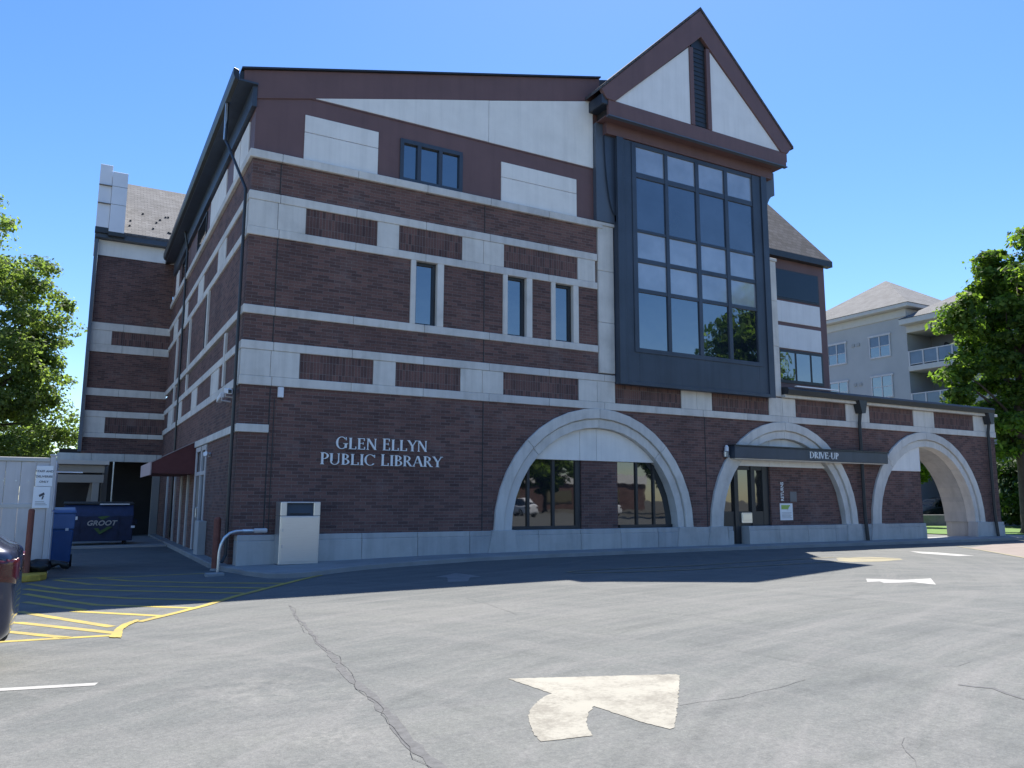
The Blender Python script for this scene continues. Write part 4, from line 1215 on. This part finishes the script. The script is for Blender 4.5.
# fence enclosure on the left
FY = 1.28
fe = empty('fence', (-5.4, FY, -.2), 'weathered white vinyl board fence with a gate end left of the library', 'fence')
def fl(x): return x+5.4
m = MB(); x = -9.0
while x < -3.95:
    m.box(fl(x), fl(min(x+.30, -3.93)-.006), 0, .04, .02, 1.60); m.box(fl(x), fl(min(x+.30, -3.93)-.006), .004, .04, 1.63, 2.62); x += .30
m.build('board_panel', 'white_paint', fe, bevel=.006)
m = MB(); m.box(fl(-9), fl(-3.93), -.03, .06, 2.625, 2.72); m.box(fl(-9), fl(-3.93), -.015, .05, 1.56, 1.66); m.box(fl(-9), fl(-3.93), .05, .12, .2, .35); m.build('rail', 'cream_home', fe, bevel=.01)
m = MB(); m.box(fl(-3.93), fl(-3.82), -.05, .08, .0, 2.76); m.box(fl(-3.95), fl(-3.80), -.07, .10, 2.76, 2.80); m.build('post', 'white_paint', fe, bevel=.01)
m = MB()
for k in range(4): m.tube([(fl(-4.82+k*.24), -.0, 2.18), (fl(-4.82+k*.24), -.02, 2.18)], .018, 8)
m.build('bolt', 'galvanised', fe)
m = MB(); m.box(fl(-3.88), fl(-3.80), .3, 2.6, 1.5, 2.66); m.box(fl(-3.88), fl(-3.80), .3, 2.6, .05, 1.45); m.build('gate_leaf', 'white_metal', fe, bevel=.01)
m = MB(); m.tube([(fl(-3.80), .3, 2.40), (fl(-3.25), .3, 2.40)], .015, 8); m.build('latch_rod', 'white_metal', fe)

def fence_sign(x0, x1, z0, z1, label):
    e = empty('fence_sign', ((x0+x1)/2, FY-.05, z0), label, 'sign')
    m = MB(); m.box(x0-(x0+x1)/2, x1-(x0+x1)/2, -.012, 0, 0, z1-z0); m.build('plate', 'sign_white', e, bevel=.004)
    return e
s1 = fence_sign(-4.20, -3.86, 1.86, 2.33, 'white sign reading STAFF AND DELIVERIES ONLY, upper one on the fence')
for k, tx in enumerate(('STAFF AND', 'DELIVERIES', 'ONLY')):
    text_mesh('lettering', tx, .068, (0, -.014, .32-.12*k), FRONT, 'sign_ink', s1, bold=.001)
s2 = fence_sign(-4.22, -3.88, 1.36, 1.85, 'white sign with a black camera symbol, lower one on the fence')
m = MB(); m.prism([(-.06, .30), (.04, .36), (.06, .31), (-.04, .25)], 'y', -.018, -.012); m.prism([(.02, .28), (.05, .29), (.03, .20), (.0, .20)], 'y', -.0185, -.012); m.build('symbol', 'sign_ink', s2)
m = MB()
for k in range(3): m.box(-.12, .12-.03*k, -.015, -.012, .07+.035*k, .08+.035*k)
m.build('text_line', 'door_grey', s2)

e = empty('bollard', (-4.20, .75, -.2), 'slim rusty brown bollard post in front of the white fence', 'bollard')
m = MB(); m.tube([(0, 0, 0), (0, 0, 1.52), (0, 0, 1.55)], [.065, .065, .04], 12); m.build('post', 'rust_bollard', e)
m = MB(); m.tube([(0, 0, .0), (0, 0, .05)], [.10, .08], 12); m.build('base_ring', 'concrete_walk', e)

m = MB(); m.prism([(-9, .15), (-4.15, .15), (-3.92, .28), (-3.80, .55), (-3.80, 1.2), (-9, 1.2)], 'z', -.21, -.05)
y_ = m.build('yellow_kerb', 'kerb_yellow', bevel=.025); tag(y_, kind='structure')

# rubbish bag lying by the fence
e = empty('rubbish_bag', (-3.98, .95, -.05), 'black rubbish bag lying on the yellow kerb by the white fence', 'bag')
bm = bmesh.new(); bmesh.ops.create_icosphere(bm, subdivisions=4, radius=1)
for v in bm.verts:
    k = 1+.22*mnoise.noise(v.co*1.7)+.08*mnoise.noise(v.co*5)
    v.co = Vector((v.co.x*.30*k, v.co.y*.22*k, max(0, .13+v.co.z*.15*k)))
me = bpy.data.meshes.new('sack'); bm.to_mesh(me); bm.free(); me.materials.append(MATS['black_plastic'])
for p in me.polygons: p.use_smooth = True
o = bpy.data.objects.new('sack', me); C.objects.link(o); o.parent = e
m = MB(); m.tube([(.24, 0, .16), (.40, .02, .18), (.52, .03, .12), (.60, .03, .05)], [.10, .05, .09, .03], 10); m.build('tied_neck', 'black_plastic', e, smooth=True)

# recycling cart
def cart(loc, label, cat):
    e = empty('recycling_cart', loc, label, cat)
    m = MB(); m.hexa([(-.25, -.28, .10), (.25, -.28, .10), (.25, .26, .10), (-.25, .26, .10), (-.29, -.34, .72), (.29, -.34, .72), (.29, .34, .72), (-.29, .34, .72)])
    m.build('body', 'cart_blue', e, bevel=.03)
    m = MB(); m.hexa([(-.293, -.345, .725), (.293, -.345, .725), (.293, .345, .725), (-.293, .345, .725), (-.31, -.37, 1.02), (.31, -.37, 1.02), (.31, .36, 1.02), (-.31, .36, 1.02)])
    m.build('upper_body', 'cart_blue_light', e, bevel=.02)
    m = MB(); m.hexa([(-.33, -.40, 1.025), (.33, -.40, 1.025), (.33, .40, 1.025), (-.33, .40, 1.025), (-.30, -.34, 1.09), (.30, -.34, 1.09), (.30, .40, 1.13), (-.30, .40, 1.13)])
    m.build('lid', 'cart_blue_light', e, bevel=.02)
    for s in (-1, 1):
        m = MB(); m.tube([(s*.24, .30, .12), (s*.30, .30, .12)], .12, 18); m.build('wheel', 'rubber', e)
    m = MB(); m.tube([(-.26, .44, 1.06), (.26, .44, 1.06)], .018, 8); m.build('handle', 'black_plastic', e)
    m = MB(); m.box(.10, .17, -.355, -.33, .70, .75); m.build('tag', 'white_metal', e)
    e.scale = (1.0, 1.0, 1.36)
    return e
cart((-3.62, 3.7, -.19), 'blue wheeled recycling cart with a lighter upper half at the end of the fence', 'recycling cart')

# dumpster
e = empty('dumpster', (-2.52, 13.0, -.10), 'dark navy dumpster with pale lettering under the rear wing', 'dumpster')
m = MB(); m.prism([(-.75, .16), (.75, .16), (.75, 1.45), (-.45, 1.45), (-.85, 1.05)], 'x', -1.12, 1.12); m.build('body', 'dumpster_navy', e, bevel=.015)
m = MB()
for x in (-1.09, -.62, .62, 1.06): m.prism([(-.78, .2), (-.78, .22), (-.88, 1.05), (-.80, 1.0)], 'x', x-.03, x+.03)
m.build('rib', 'dumpster_navy', e)
m = MB(); m.hexa([(-1.15, -.50, 1.46), (.0, -.50, 1.46), (.0, .78, 1.50), (-1.15, .78, 1.50), (-1.15, -.50, 1.50), (.0, -.50, 1.50), (.0, .78, 1.56), (-1.15, .78, 1.56)])
m.hexa([(.02, -.50, 1.46), (1.15, -.50, 1.46), (1.15, .78, 1.50), (.02, .78, 1.50), (.02, -.50, 1.50), (1.15, -.50, 1.50), (1.15, .78, 1.56), (.02, .78, 1.56)]); m.build('lid', 'dumpster_lid', e, bevel=.01)
m = MB(); m.box(.0, .98, -.53, -.50, 1.45, 1.49); m.build('lid_edge', 'white_metal', e)
for s in (-1, 1):
    m = MB(); m.box(s*1.20-.07, s*1.20+.07, -.5, .5, .75, .92); m.build('lift_sleeve', 'dumpster_navy', e, bevel=.01)
for x in (-.9, .9):
    for y in (-.6, .6):
        m = MB(); m.tube([(x-.04, y, .08), (x+.04, y, .08)], .08, 14); m.build('caster', 'rubber', e)
TILT = Euler((PI/2+math.atan2(.10, .85)*1.0, 0, 0))
text_mesh('lettering', 'GROOT', .25, (.08, -.845, .72), TILT, 'plinth_stone', e, shear=.25, bold=.006, sx=1.05)
m = MB(); m.hexa([(-.98, -.865, .92), (-.68, -.865, .92), (-.68, -.84, .92), (-.98, -.84, .92), (-.98, -.872, 1.04), (-.68, -.872, 1.04), (-.68, -.85, 1.04), (-.98, -.85, 1.04)]); m.build('sticker', 'sign_white', e)
m = MB()
for q in ([(-.15, .62), (.05, .40), (.45, .66), (.30, .68), (.06, .52), (.0, .62)], [(-.05, 1.02), (.10, .92), (.35, 1.04), (.25, 1.06)]):
    m.prism(q, 'y', -.86, -.80)
m.build('emblem', 'leaf_paint', e)
for x in (-1.15, 1.05):
    m = MB(); m.box(x, x+.12, -.89, -.86, .62, .70); m.build('reflector', 'white_metal', e)

# beige service shed behind the fence
e = empty('service_shed', (-3.6, 16.0, -.1), 'beige open-fronted service shed with a flat roof behind the fence and dumpster', 'shed')
m = MB(); m.box(-.9, 1.25, 0, .25, 2.30, 2.62); m.box(-.9, -.62, 0, .25, 0, 2.30); m.box(.85, 1.1, 0, .25, 0, 2.30); m.box(-.9, 1.25, .02, .23, 2.7, 3.0); m.build('wall', 'shed_beige', e, bevel=.01)
m = MB(); m.box(-1.2, 1.4, -.25, 2.6, 3.02, 3.20); m.build('roof', 'cream_home', e, bevel=.01)
m = MB(); m.box(-.9, 1.1, 1.9, 2.1, 0, 2.95); m.build('back_wall', 'shed_dark', e)
m = MB(); m.prism([(.5, .0), (1.0, .0), (1.0, 2.3), (.78, 2.3)], 'y', .9, 1.1); m.build('inner_partition', 'shed_beige', e)

# ------------------------------------------------------------------ car at the left edge
def make_car(root, paint, tail=True):
    """x = forward axis, tail at x=0, body runs to x=-4.55, width along y, right-hand side is +y"""
    L = 4.55
    st = [  # x, half width, sill z, belt z, roof z, roof half width
        (.00, .62, .40, .88, .92, .52), (-.025, .76, .30, .95, .985, .62), (-.09, .83, .25, .99, 1.02, .66), (-.22, .88, .22, 1.01, 1.06, .68), (-.55, .90, .20, 1.02, 1.34, .64), (-1.05, .915, .20, 1.02, 1.60, .60),
        (-1.7, .92, .20, 1.02, 1.66, .60), (-2.4, .92, .20, 1.01, 1.63, .60), (-2.95, .915, .20, 1.0, 1.40, .62), (-3.35, .91, .20, .98, 1.08, .66), (-3.9, .88, .20, .92, .97, .66), (-4.35, .78, .24, .80, .84, .60), (-4.55, .56, .34, .66, .70, .45)]
    bm = bmesh.new(); rings = []
    for x, hw, s, b, r, rw in st:
        prof = [(0, s), (hw*.80, s), (hw*.95, s+.06), (hw*.985, s+.14), (hw, (s+b)/2), (hw*.99, b-.10), (hw*.985, b-.035), (hw*.94, b), (hw*.92, b+min(.012, (r-b)*.2)), (rw+.02 if r-b > .12 else rw+.06, b+(r-b)*.75), (rw*.9, r), (0, r+.02)]
        ring = [bm.verts.new((x, y, z)) for y, z in prof] + [bm.verts.new((x, -y, z)) for y, z in prof[1:-1][::-1]]
        rings.append(ring)
    for a, b in zip(rings, rings[1:]):
        n = len(a)
        for i in range(n): bm.faces.new([a[i], a[(i+1) % n], b[(i+1) % n], b[i]])
    bm.faces.new(rings[0][::-1]); bm.faces.new(rings[-1])
    bmesh.ops.recalc_face_normals(bm, faces=bm.faces[:])
    me = bpy.data.meshes.new('body'); bm.to_mesh(me); bm.free()
    for p in me.polygons:
        p.use_smooth = True
    me.materials.append(MATS[paint]); me.materials.append(MATS['glass_dark'])
    # glass band
    for p in me.polygons:
        c = p.center
        if -3.3 < c.x < -.25 and c.z > 1.06 and abs(p.normal.z) < .82 and abs(c.y) > .3 or (-.6 < c.x < -.22 and c.z > 1.07) or (-3.3 < c.x < -2.6 and c.z > 1.08 and p.normal.z > .2): p.material_index = 1
    o = bpy.data.objects.new('body', me); C.objects.link(o); o.parent = root
    sb = o.modifiers.new('subd', 'SUBSURF'); sb.levels = 2; sb.render_levels = 2
    for x in (-.88, -3.62):
        for s in (-1, 1):
            m = MB(); m.tube([(x, s*.70, .33), (x, s*.72, .33), (x, s*.90, .33), (x, s*.925, .33)], [.30, .33, .33, .29], 24); wh = m.build('wheel', 'rubber', root, smooth=False)
            m = MB(); m.tube([(x, s*.915, .33), (x, s*.93, .33)], [.22, .20], 18); m.build('rim', 'galvanised', wh)
            m = MB()
            for k in range(16):
                t0 = PI*k/16; t1 = PI*(k+1)/16
                m.prism([(x+.36*math.cos(t0), .33+.36*math.sin(t0)), (x+.42*math.cos(t0), .33+.42*math.sin(t0)), (x+.42*math.cos(t1), .33+.42*math.sin(t1)), (x+.36*math.cos(t1), .33+.36*math.sin(t1))], 'y', s*.80, s*.935)
            m.build('wheel_arch', 'black_plastic', root)
    for s in (-1, 1):
        dg = bpy.context.evaluated_depsgraph_get(); bpy.context.view_layer.update()
        ev = o.evaluated_get(bpy.context.evaluated_depsgraph_get()).to_mesh()
        V_, F_, ix = [], [], {}
        for p in ev.polygons:
            c = p.center
            if c.x > -.20 and .74 < c.z < .92 and .46 < c.y*s < 1.0:
                f_ = []
                for vi in p.vertices:
                    if vi not in ix:
                        ix[vi] = len(V_); v_ = ev.vertices[vi]; V_.append(tuple(v_.co+v_.normal*.012))
                    f_.append(ix[vi])
                F_.append(f_)
        me2 = bpy.data.meshes.new('tail_light'); me2.from_pydata(V_, [], F_); me2.materials.append(MATS['tail_lens'])
        for p in me2.polygons: p.use_smooth = True
        tl = bpy.data.objects.new('tail_light', me2); C.objects.link(tl); tl.parent = root
        so = tl.modifiers.new('thick', 'SOLIDIFY'); so.thickness = .03; so.offset = -1
        m = MB(); m.hexa([(-2.75, s*.92, .98), (-2.55, s*.92, .98), (-2.55, s*1.08, 1.0), (-2.72, s*1.08, 1.0), (-2.75, s*.92, 1.12), (-2.55, s*.92, 1.12), (-2.55, s*1.08, 1.11), (-2.72, s*1.08, 1.11)]); m.build('mirror', paint, root, bevel=.02)
        m = MB(); m.hexa([(-4.42, s*.40, .62), (-4.47, s*.40, .62), (-4.30, s*.74, .66), (-4.24, s*.74, .66), (-4.40, s*.40, .74), (-4.45, s*.40, .74), (-4.26, s*.76, .80), (-4.20, s*.76, .80)]); m.build('headlight', 'glass_home', root, bevel=.01)
    m = MB(); m.box(-.16, -.02, -.52, .52, .36, .42); m.box(-.16, -.05, -.50, .50, .24, .33); m.build('bumper_trim', 'black_plastic', root, bevel=.02)
    m = MB(); m.box(-.05, -.02, -.26, .26, .62, .74); m.build('number_plate', 'sign_white', root)
    m = MB(); m.box(-.64, -.46, -.50, .50, 1.345, 1.375); m.build('spoiler', paint, root, bevel=.01)
car = empty('parked_car', (-3.88, -9.42, -.2), 'dark navy car parked at the left edge with its red tail light facing the lot', 'car')
make_car(car, 'car_paint'); car.scale = (1.02, 1, 1.25)

# ------------------------------------------------------------------ apartment building
AX, AY = 54.3, 18.55
ap = empty('apartment_building', (AX, AY, 0), 'grey four storey apartment building with hipped roof and glass railed balconies', 'apartment building')
def A(mb, x0, x1, y0, y1, z0, z1): mb.box(x0-AX, x1-AX, y0-AY, y1-AY, z0, z1)
m = MB(); A(m, AX, AX+10, AY, AY+10, 0, 17.0); m.build('wall', 'siding_home', ap)
m = MB(); A(m, AX-.10, AX+10.1, AY-.10, AY+10.1, 16.35, 17.0); m.build('cornice', 'cream_home', ap, bevel=.03)
m = MB(); A(m, AX-.75, AX+10.7, AY-.75, AY+10.7, 17.0, 17.32); m.build('eave', 'cream_home', ap, bevel=.03)
def hip(x0, x1, y0, y1, z, h, ins, name):
    m = MB()
    cx0, cx1, cy0, cy1 = x0+ins, x1-ins, y0+ins, y1-ins
    P = [(x0-AX, y0-AY, z), (x1-AX, y0-AY, z), (x1-AX, y1-AY, z), (x0-AX, y1-AY, z)]
    Q = [(cx0-AX, cy0-AY, z+h), (cx1-AX, cy0-AY, z+h), (cx1-AX, cy1-AY, z+h), (cx0-AX, cy1-AY, z+h)]
    for i in range(4): m.face([P[i], P[(i+1) % 4], Q[(i+1) % 4], Q[i]])
    m.face(Q)
    return m.build(name, 'shingle_home', ap)
hip(AX-.8, AX+10.8, AY-.8, AY+10.8, 17.325, 3.9, 5.75, 'roof')
# balcony wing
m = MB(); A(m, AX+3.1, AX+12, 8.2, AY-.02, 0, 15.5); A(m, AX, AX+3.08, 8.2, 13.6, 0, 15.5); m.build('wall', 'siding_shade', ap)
m = MB(); A(m, AX-.95, AX+12.6, 7.3, AY-.0, 15.5, 15.95); A(m, AX-.1, AX+3.05, 8.1, AY-.01, 14.95, 15.5); m.build('eave', 'cream_home', ap, bevel=.03)
hip(AX-1.0, AX+13.0, 7.2, AY-.0, 15.955, 3.3, 5.6, 'roof')
def apt_window(y0, y1, z0, z1, blind):
    f = MB(); t = .09
    A(f, AX-.08, AX, y0, y1, z0, z0+.12); A(f, AX-.10, AX, y0-.08, y1+.08, z1-.12, z1+.04)
    for y in (y0, (y0+y1)/2-t/2, y1-t): A(f, AX-.08, AX, y, y+t, z0+.12, z1-.12)
    zm = (z0+z1)/2
    A(f, AX-.06, AX, y0+t, y1-t, zm-.03, zm+.03)
    o = f.build('window', 'white_paint', ap)
    g_ = MB(); A(g_, AX-.035, AX, y0+t, y1-t, z0+.12, zm-.03); g_.build('pane', 'glass', o)
    g_ = MB(); A(g_, AX-.035, AX, y0+t, y1-t, zm+.03, z1-.12); g_.build('pane', 'glass_home' if blind else 'glass', o)
for y0, y1 in ((20.02, 21.98), (24.25, 26.15)):
    for k, z in enumerate((13.33, 9.95, 6.55, 3.1)): apt_window(y0, y1, z, z+1.92, k == 0)
m = MB()
for z in (15.0, 11.6): 
    for y in (22.9, 23.4): A(m, AX-.06, AX, y, y+.28, z-.35, z-.10)
m.build('vent_cover', 'siding_shade', ap)
def balcony(z):
    b = MB(); A(b, AX-.12, AX+3.08, 13.62, AY-.02, z-.42, z); bo = b.build('balcony', 'cream_home', ap, bevel=.02)
    r = MB()
    A(r, AX-.08, AX-.0, 13.62, AY-.05, z+1.12, z+1.20)
    A(r, AX-.06, AX-.02, 13.62, AY-.05, z+.10, z+.16)
    for k in range(5): A(r, AX-.09, AX+.01, AY-.18-k*1.18, AY-.06-k*1.18, z, z+1.2)
    r.build('railing', 'white_paint', bo)
    p = MB(); A(p, AX-.045, AX-.030, 13.7, AY-.1, z+.17, z+1.11); p.build('railing_panel', 'glass_home', bo)
    d = MB(); A(d, AX+3.0, AX+3.09, 14.2, 16.4, z, z+2.4); do = d.build('door', 'white_paint', ap)
    p = MB(); A(p, AX+2.97, AX+3.0, 14.3, 15.25, z+.1, z+2.3); A(p, AX+2.97, AX+3.0, 15.35, 16.3, z+.1, z+2.3); p.build('pane', 'glass_home', do)
    l = MB(); l.tube([(2.95, 17.2-AY, z+1.9), (3.09, 17.2-AY, z+1.9)], .16, 12); l.build('lamp', 'dark_metal', ap)
for z in (12.25, 8.85, 5.45): balcony(z)

# ------------------------------------------------------------------ trees
def limb_path(a, b, rnd, n=6, sag=.12):
    a, b = Vector(a), Vector(b); L = (b-a).length; pts = []
    for i in range(n+1):
        t = i/n; p = a.lerp(b, t)
        p += Vector((rnd.gauss(0, .03*L), rnd.gauss(0, .03*L), .0))*math.sin(PI*t)
        p.z += L*sag*math.sin(PI*t)
        pts.append(p)
    return pts
def make_tree(loc, label, height, crown_c, crown_r, n_clump, per, leaf, mat, seed, trunk_r=.3, fork=.25, group=None, lobes=None, clump_r=.75, name='tree', shell=.25, lumpy=1.0):
    rnd = random.Random(seed); rng = np.random.default_rng(seed)
    e = empty(name, loc, label, 'tree', group)
    cc = np.array(crown_c); cr = np.array(crown_r)
    cl = []
    tries = 0
    while len(cl) < n_clump and tries < n_clump*40:
        tries += 1
        d = rng.normal(size=3); d /= np.linalg.norm(d)
        rad = rng.uniform(shell, 1)**.42
        lump = .80+.30*lumpy*mnoise.noise(Vector(d*1.8)+Vector((seed*3.1, 0, 0)))+.14*mnoise.noise(Vector(d*4.5)+Vector((0, seed*1.7, 0)))
        p = cc+d*cr*rad*lump
        if p[2] < cc[2]-cr[2]*.97: continue
        cl.append(p)
    if lobes:
        for (lx, ly, lz, lr, k) in lobes:
            for _ in range(k): cl.append(np.array((lx, ly, lz))+rng.normal(size=3)*lr*.5)
    cl = np.array(cl)
    # leaves
    V, Fc = [], []
    cnt = 0
    allv = []
    for c in cl:
        R_ = clump_r*rng.uniform(.55, 1.25); k = int(per*rng.uniform(.55, 1.3))
        q = rng.normal(size=(k, 3)); q /= np.linalg.norm(q, axis=1)[:, None]
        q *= (rng.uniform(0, 1, size=(k, 1))**.45)*R_*np.array([1.15, 1.15, .62])
        ctr = c+q
        out = q/R_ + np.array([0, 0, .75]) + rng.normal(size=(k, 3))*.55
        nrm = out/np.linalg.norm(out, axis=1)[:, None]
        a = np.cross(nrm, rng.normal(size=(k, 3))); a /= np.linalg.norm(a, axis=1)[:, None]
        b = np.cross(nrm, a)
        s = leaf*rng.uniform(.6, 1.35, size=(k, 1))
        v0 = ctr-a*s*.55; v1 = ctr+b*s*.36-nrm*s*.07; v2 = ctr+a*s*.6-nrm*s*.16; v3 = ctr-b*s*.36-nrm*s*.07
        allv.append(np.stack([v0, v3, v2, v1], 1).reshape(-1, 3))
    vv = np.concatenate(allv); nf = len(vv)//4
    me = bpy.data.meshes.new('crown')
    me.vertices.add(len(vv)); me.vertices.foreach_set('co', vv.astype(np.float32).ravel())
    me.loops.add(nf*4); me.loops.foreach_set('vertex_index', np.arange(nf*4, dtype=np.int32))
    me.polygons.add(nf); me.polygons.foreach_set('loop_start', np.arange(0, nf*4, 4, dtype=np.int32)); me.polygons.foreach_set('loop_total', np.full(nf, 4, dtype=np.int32))
    me.update(calc_edges=True); me.validate()
    me.materials.append(MATS[mat])
    o = bpy.data.objects.new('crown', me); C.objects.link(o); o.parent = e
    # trunk and limbs
    m = MB(); zf = height*fork
    top = Vector((crown_c[0]*.9, crown_c[1]*.9, crown_c[2]+crown_r[2]*.55))
    tp = [Vector((0, 0, -.15)), Vector((.0, .0, .25)), Vector((.03, .02, zf))]
    for t in (.35, .7, 1): tp.append(Vector((.03, .02, zf)).lerp(top, t)+Vector((rnd.gauss(0, .2), rnd.gauss(0, .2), 0)))
    m.tube(tp, [trunk_r*1.5, trunk_r*1.08, trunk_r*.85, trunk_r*.6, trunk_r*.34, trunk_r*.1], 10)
    idx = rng.permutation(len(cl))[:34]
    for i in idx:
        c = Vector(cl[i]); t = min(1, max(0, (c.z-zf)/(top.z-zf+.01)-.35))
        s0 = Vector((.03, .02, zf)).lerp(top, t*.8)
        pts = limb_path(s0, c, rnd)
        r0 = trunk_r*.36*(1-t*.6)
        m.tube(pts, [r0*(1-.86*k/6) for k in range(7)], 6)
    m.build('trunk', 'bark', e, smooth=True)
    return e

make_tree((38.8, 2.3, 0), 'large bright green maple with big leaves right of the arcade end', 18, (1.0, -.1, 9.4), (3.6, 4.2, 6.9), 185, 185, .25, 'leaf_maple', 11, trunk_r=.36, fork=.2,
          lobes=[(-2.4, 1.4, 8.4, .8, 7), (-2.9, 1.6, 6.9, .7, 6), (-2.5, 1.3, 10.9, .8, 8), (-.8, .5, 14.0, .9, 7), (-1.5, .6, 5.6, 1.0, 6), (-.4, .2, 4.2, .9, 5)], clump_r=.74, shell=.2, lumpy=1.05)
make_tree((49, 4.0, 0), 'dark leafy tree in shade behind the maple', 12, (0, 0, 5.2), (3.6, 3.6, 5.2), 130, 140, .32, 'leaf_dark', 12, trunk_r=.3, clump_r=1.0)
make_tree((42.4, 11.2, 0), 'slim green tree seen through the open arch', 6.5, (0, 0, 4.3), (1.7, 1.7, 2.3), 60, 120, .22, 'leaf_maple', 13, trunk_r=.10, clump_r=.6)
make_tree((66, 8, 0), 'dark tree far behind the maple beside the apartments', 13, (0, 0, 6.5), (4.5, 4.5, 6.0), 110, 130, .42, 'leaf_dark', 14, trunk_r=.3, clump_r=1.2)
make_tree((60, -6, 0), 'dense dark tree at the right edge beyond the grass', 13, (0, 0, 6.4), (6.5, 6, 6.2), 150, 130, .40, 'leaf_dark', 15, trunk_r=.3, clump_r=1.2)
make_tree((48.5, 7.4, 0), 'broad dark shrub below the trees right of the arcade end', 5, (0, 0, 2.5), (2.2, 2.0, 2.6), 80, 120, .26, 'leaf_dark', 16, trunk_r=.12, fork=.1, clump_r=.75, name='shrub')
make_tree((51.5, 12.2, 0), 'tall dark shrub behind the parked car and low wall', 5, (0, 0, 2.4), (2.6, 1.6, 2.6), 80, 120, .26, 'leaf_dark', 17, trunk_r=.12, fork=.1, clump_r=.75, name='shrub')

make_tree((-8.9, 30, -.2), 'tall light green locust tree beside the rear wing', 19, (.6, 0, 10.2), (5.0, 5.0, 7.2), 250, 165, .19, 'leaf_locust', 21, trunk_r=.34, fork=.24, clump_r=.85, shell=.25, lumpy=.85,
          lobes=[(3.7, 0, 7.6, 1.4, 12), (4.6, 0, 5.6, 1.1, 8), (3.6, 0, 10.4, 1.3, 10), (2.6, 0, 13.6, 1.3, 10), (.0, 0, 17.2, 1.2, 8), (2.8, 0, 4.4, 1.4, 14), (.2, 0, 4.2, 1.5, 14), (1.5, 0, 6.0, 1.4, 10), (-2.0, 0, 4.8, 1.5, 10)])
make_tree((-16.5, 33, -.2), 'broad green tree at the far left behind the fence', 17, (0, 0, 9.6), (6.0, 5.5, 7.0), 150, 130, .24, 'leaf_locust', 22, trunk_r=.36, clump_r=.95, shell=.3, lumpy=1.3)
make_tree((-8.2, 44, -.2), 'smaller green tree low behind the fence and shed', 9, (0, 0, 5.0), (4.0, 3.2, 3.9), 90, 110, .26, 'leaf_locust', 23, trunk_r=.22, clump_r=.9)
make_tree((-14, 54, -.2), 'dark green tree in the far gap behind the locust', 12, (0, 0, 5.8), (6.5, 4, 5.0), 120, 110, .36, 'leaf_dark', 24, trunk_r=.3, clump_r=1.2)
# across the lot behind the camera: only their reflections show in the library's glass
proto = make_tree((51, -31, 0), 'tree across the lot, mirrored in the library windows', 14, (0, 0, 8.2), (5.2, 5.2, 6.6), 130, 120, .42, 'leaf_maple', 31, trunk_r=.3, clump_r=1.2, group='trees across the lot mirrored in the glass')
proto.scale = (1.35, 1.35, 1.5)
for k, q in enumerate(((34, -62, 0), (22, -70, 0), (62, -56, 0), (10, -72, 0), (44, -66, 0), (28, -74, 0), (52, -70, 0), (16, -78, 0))):
    t_ = copy_tree(proto); t_.location = q; t_.rotation_euler.z = q[0]; sc_ = .8+.09*((k*5) % 7); t_.scale = (sc_, sc_, sc_*.9)
far_b = empty('low_building', (30, -84, 0), 'long low cream and brick building across the lot, mirrored in the arched windows', 'building')
m = MB(); m.box(-40, 50, -6, 0, 0, 4.2); m.build('wall', 'brick', far_b)
m = MB(); m.box(-40.3, 50.3, -6, .3, 4.2, 5.6); m.build('roof', 'stucco', far_b)
for k in range(9):
    m = MB(); m.box(-36+k*9.5, -31+k*9.5, 0, .06, 1.0, 3.0); m.build('window', 'glass_dark', far_b)

# ------------------------------------------------------------------ right background
m = MB(); m.prism([(38, 13.2), (53.5, 10.6), (53.5, 10.95), (38, 13.55)], 'z', 0, .72)
lw = m.build('low_wall', 'low_wall', bevel=.02, loc=(45, 12, 0)); tag(lw, 'low grey concrete wall behind the grass seen through the open arch', 'wall')
suv = empty('parked_car', (53.2, 14.6, 0), 'dark grey car parked behind the low wall, seen through the open arch', 'car')
make_car(suv, 'car_far'); suv.rotation_euler = (0, 0, R(-8)); suv.scale = (1.05, 1.05, 1.15)
e = empty('folding_sign', (32.45, 2.35, 0), 'small white and yellow folding floor sign under the open arch', 'sign')
for s in (-1, 1):
    m = MB(); m.hexa([(-.16, s*.16, .0), (.16, s*.16, 0), (.16, s*.19, 0), (-.16, s*.19, 0), (-.10, s*.01, .68), (.10, s*.01, .68), (.10, s*.04, .68), (-.10, s*.04, .68)]); m.build('panel', 'kerb_yellow' if s > 0 else 'sign_white', e, bevel=.01)
m = MB(); m.box(-.08, .08, -.03, .03, .685, .71); m.build('hinge', 'white_paint', e)

far = empty('parked_car', (30, -47, 0), 'silver car across the lot, mirrored in the arched windows', 'car', 'cars across the lot mirrored in the glass')
make_car(far, 'white_metal'); far.rotation_euler.z = R(80)
for q in ((24.5, -48), (36, -46), (45, -44.5)):
    c_ = copy_tree(far); c_.location = (q[0], q[1], 0)
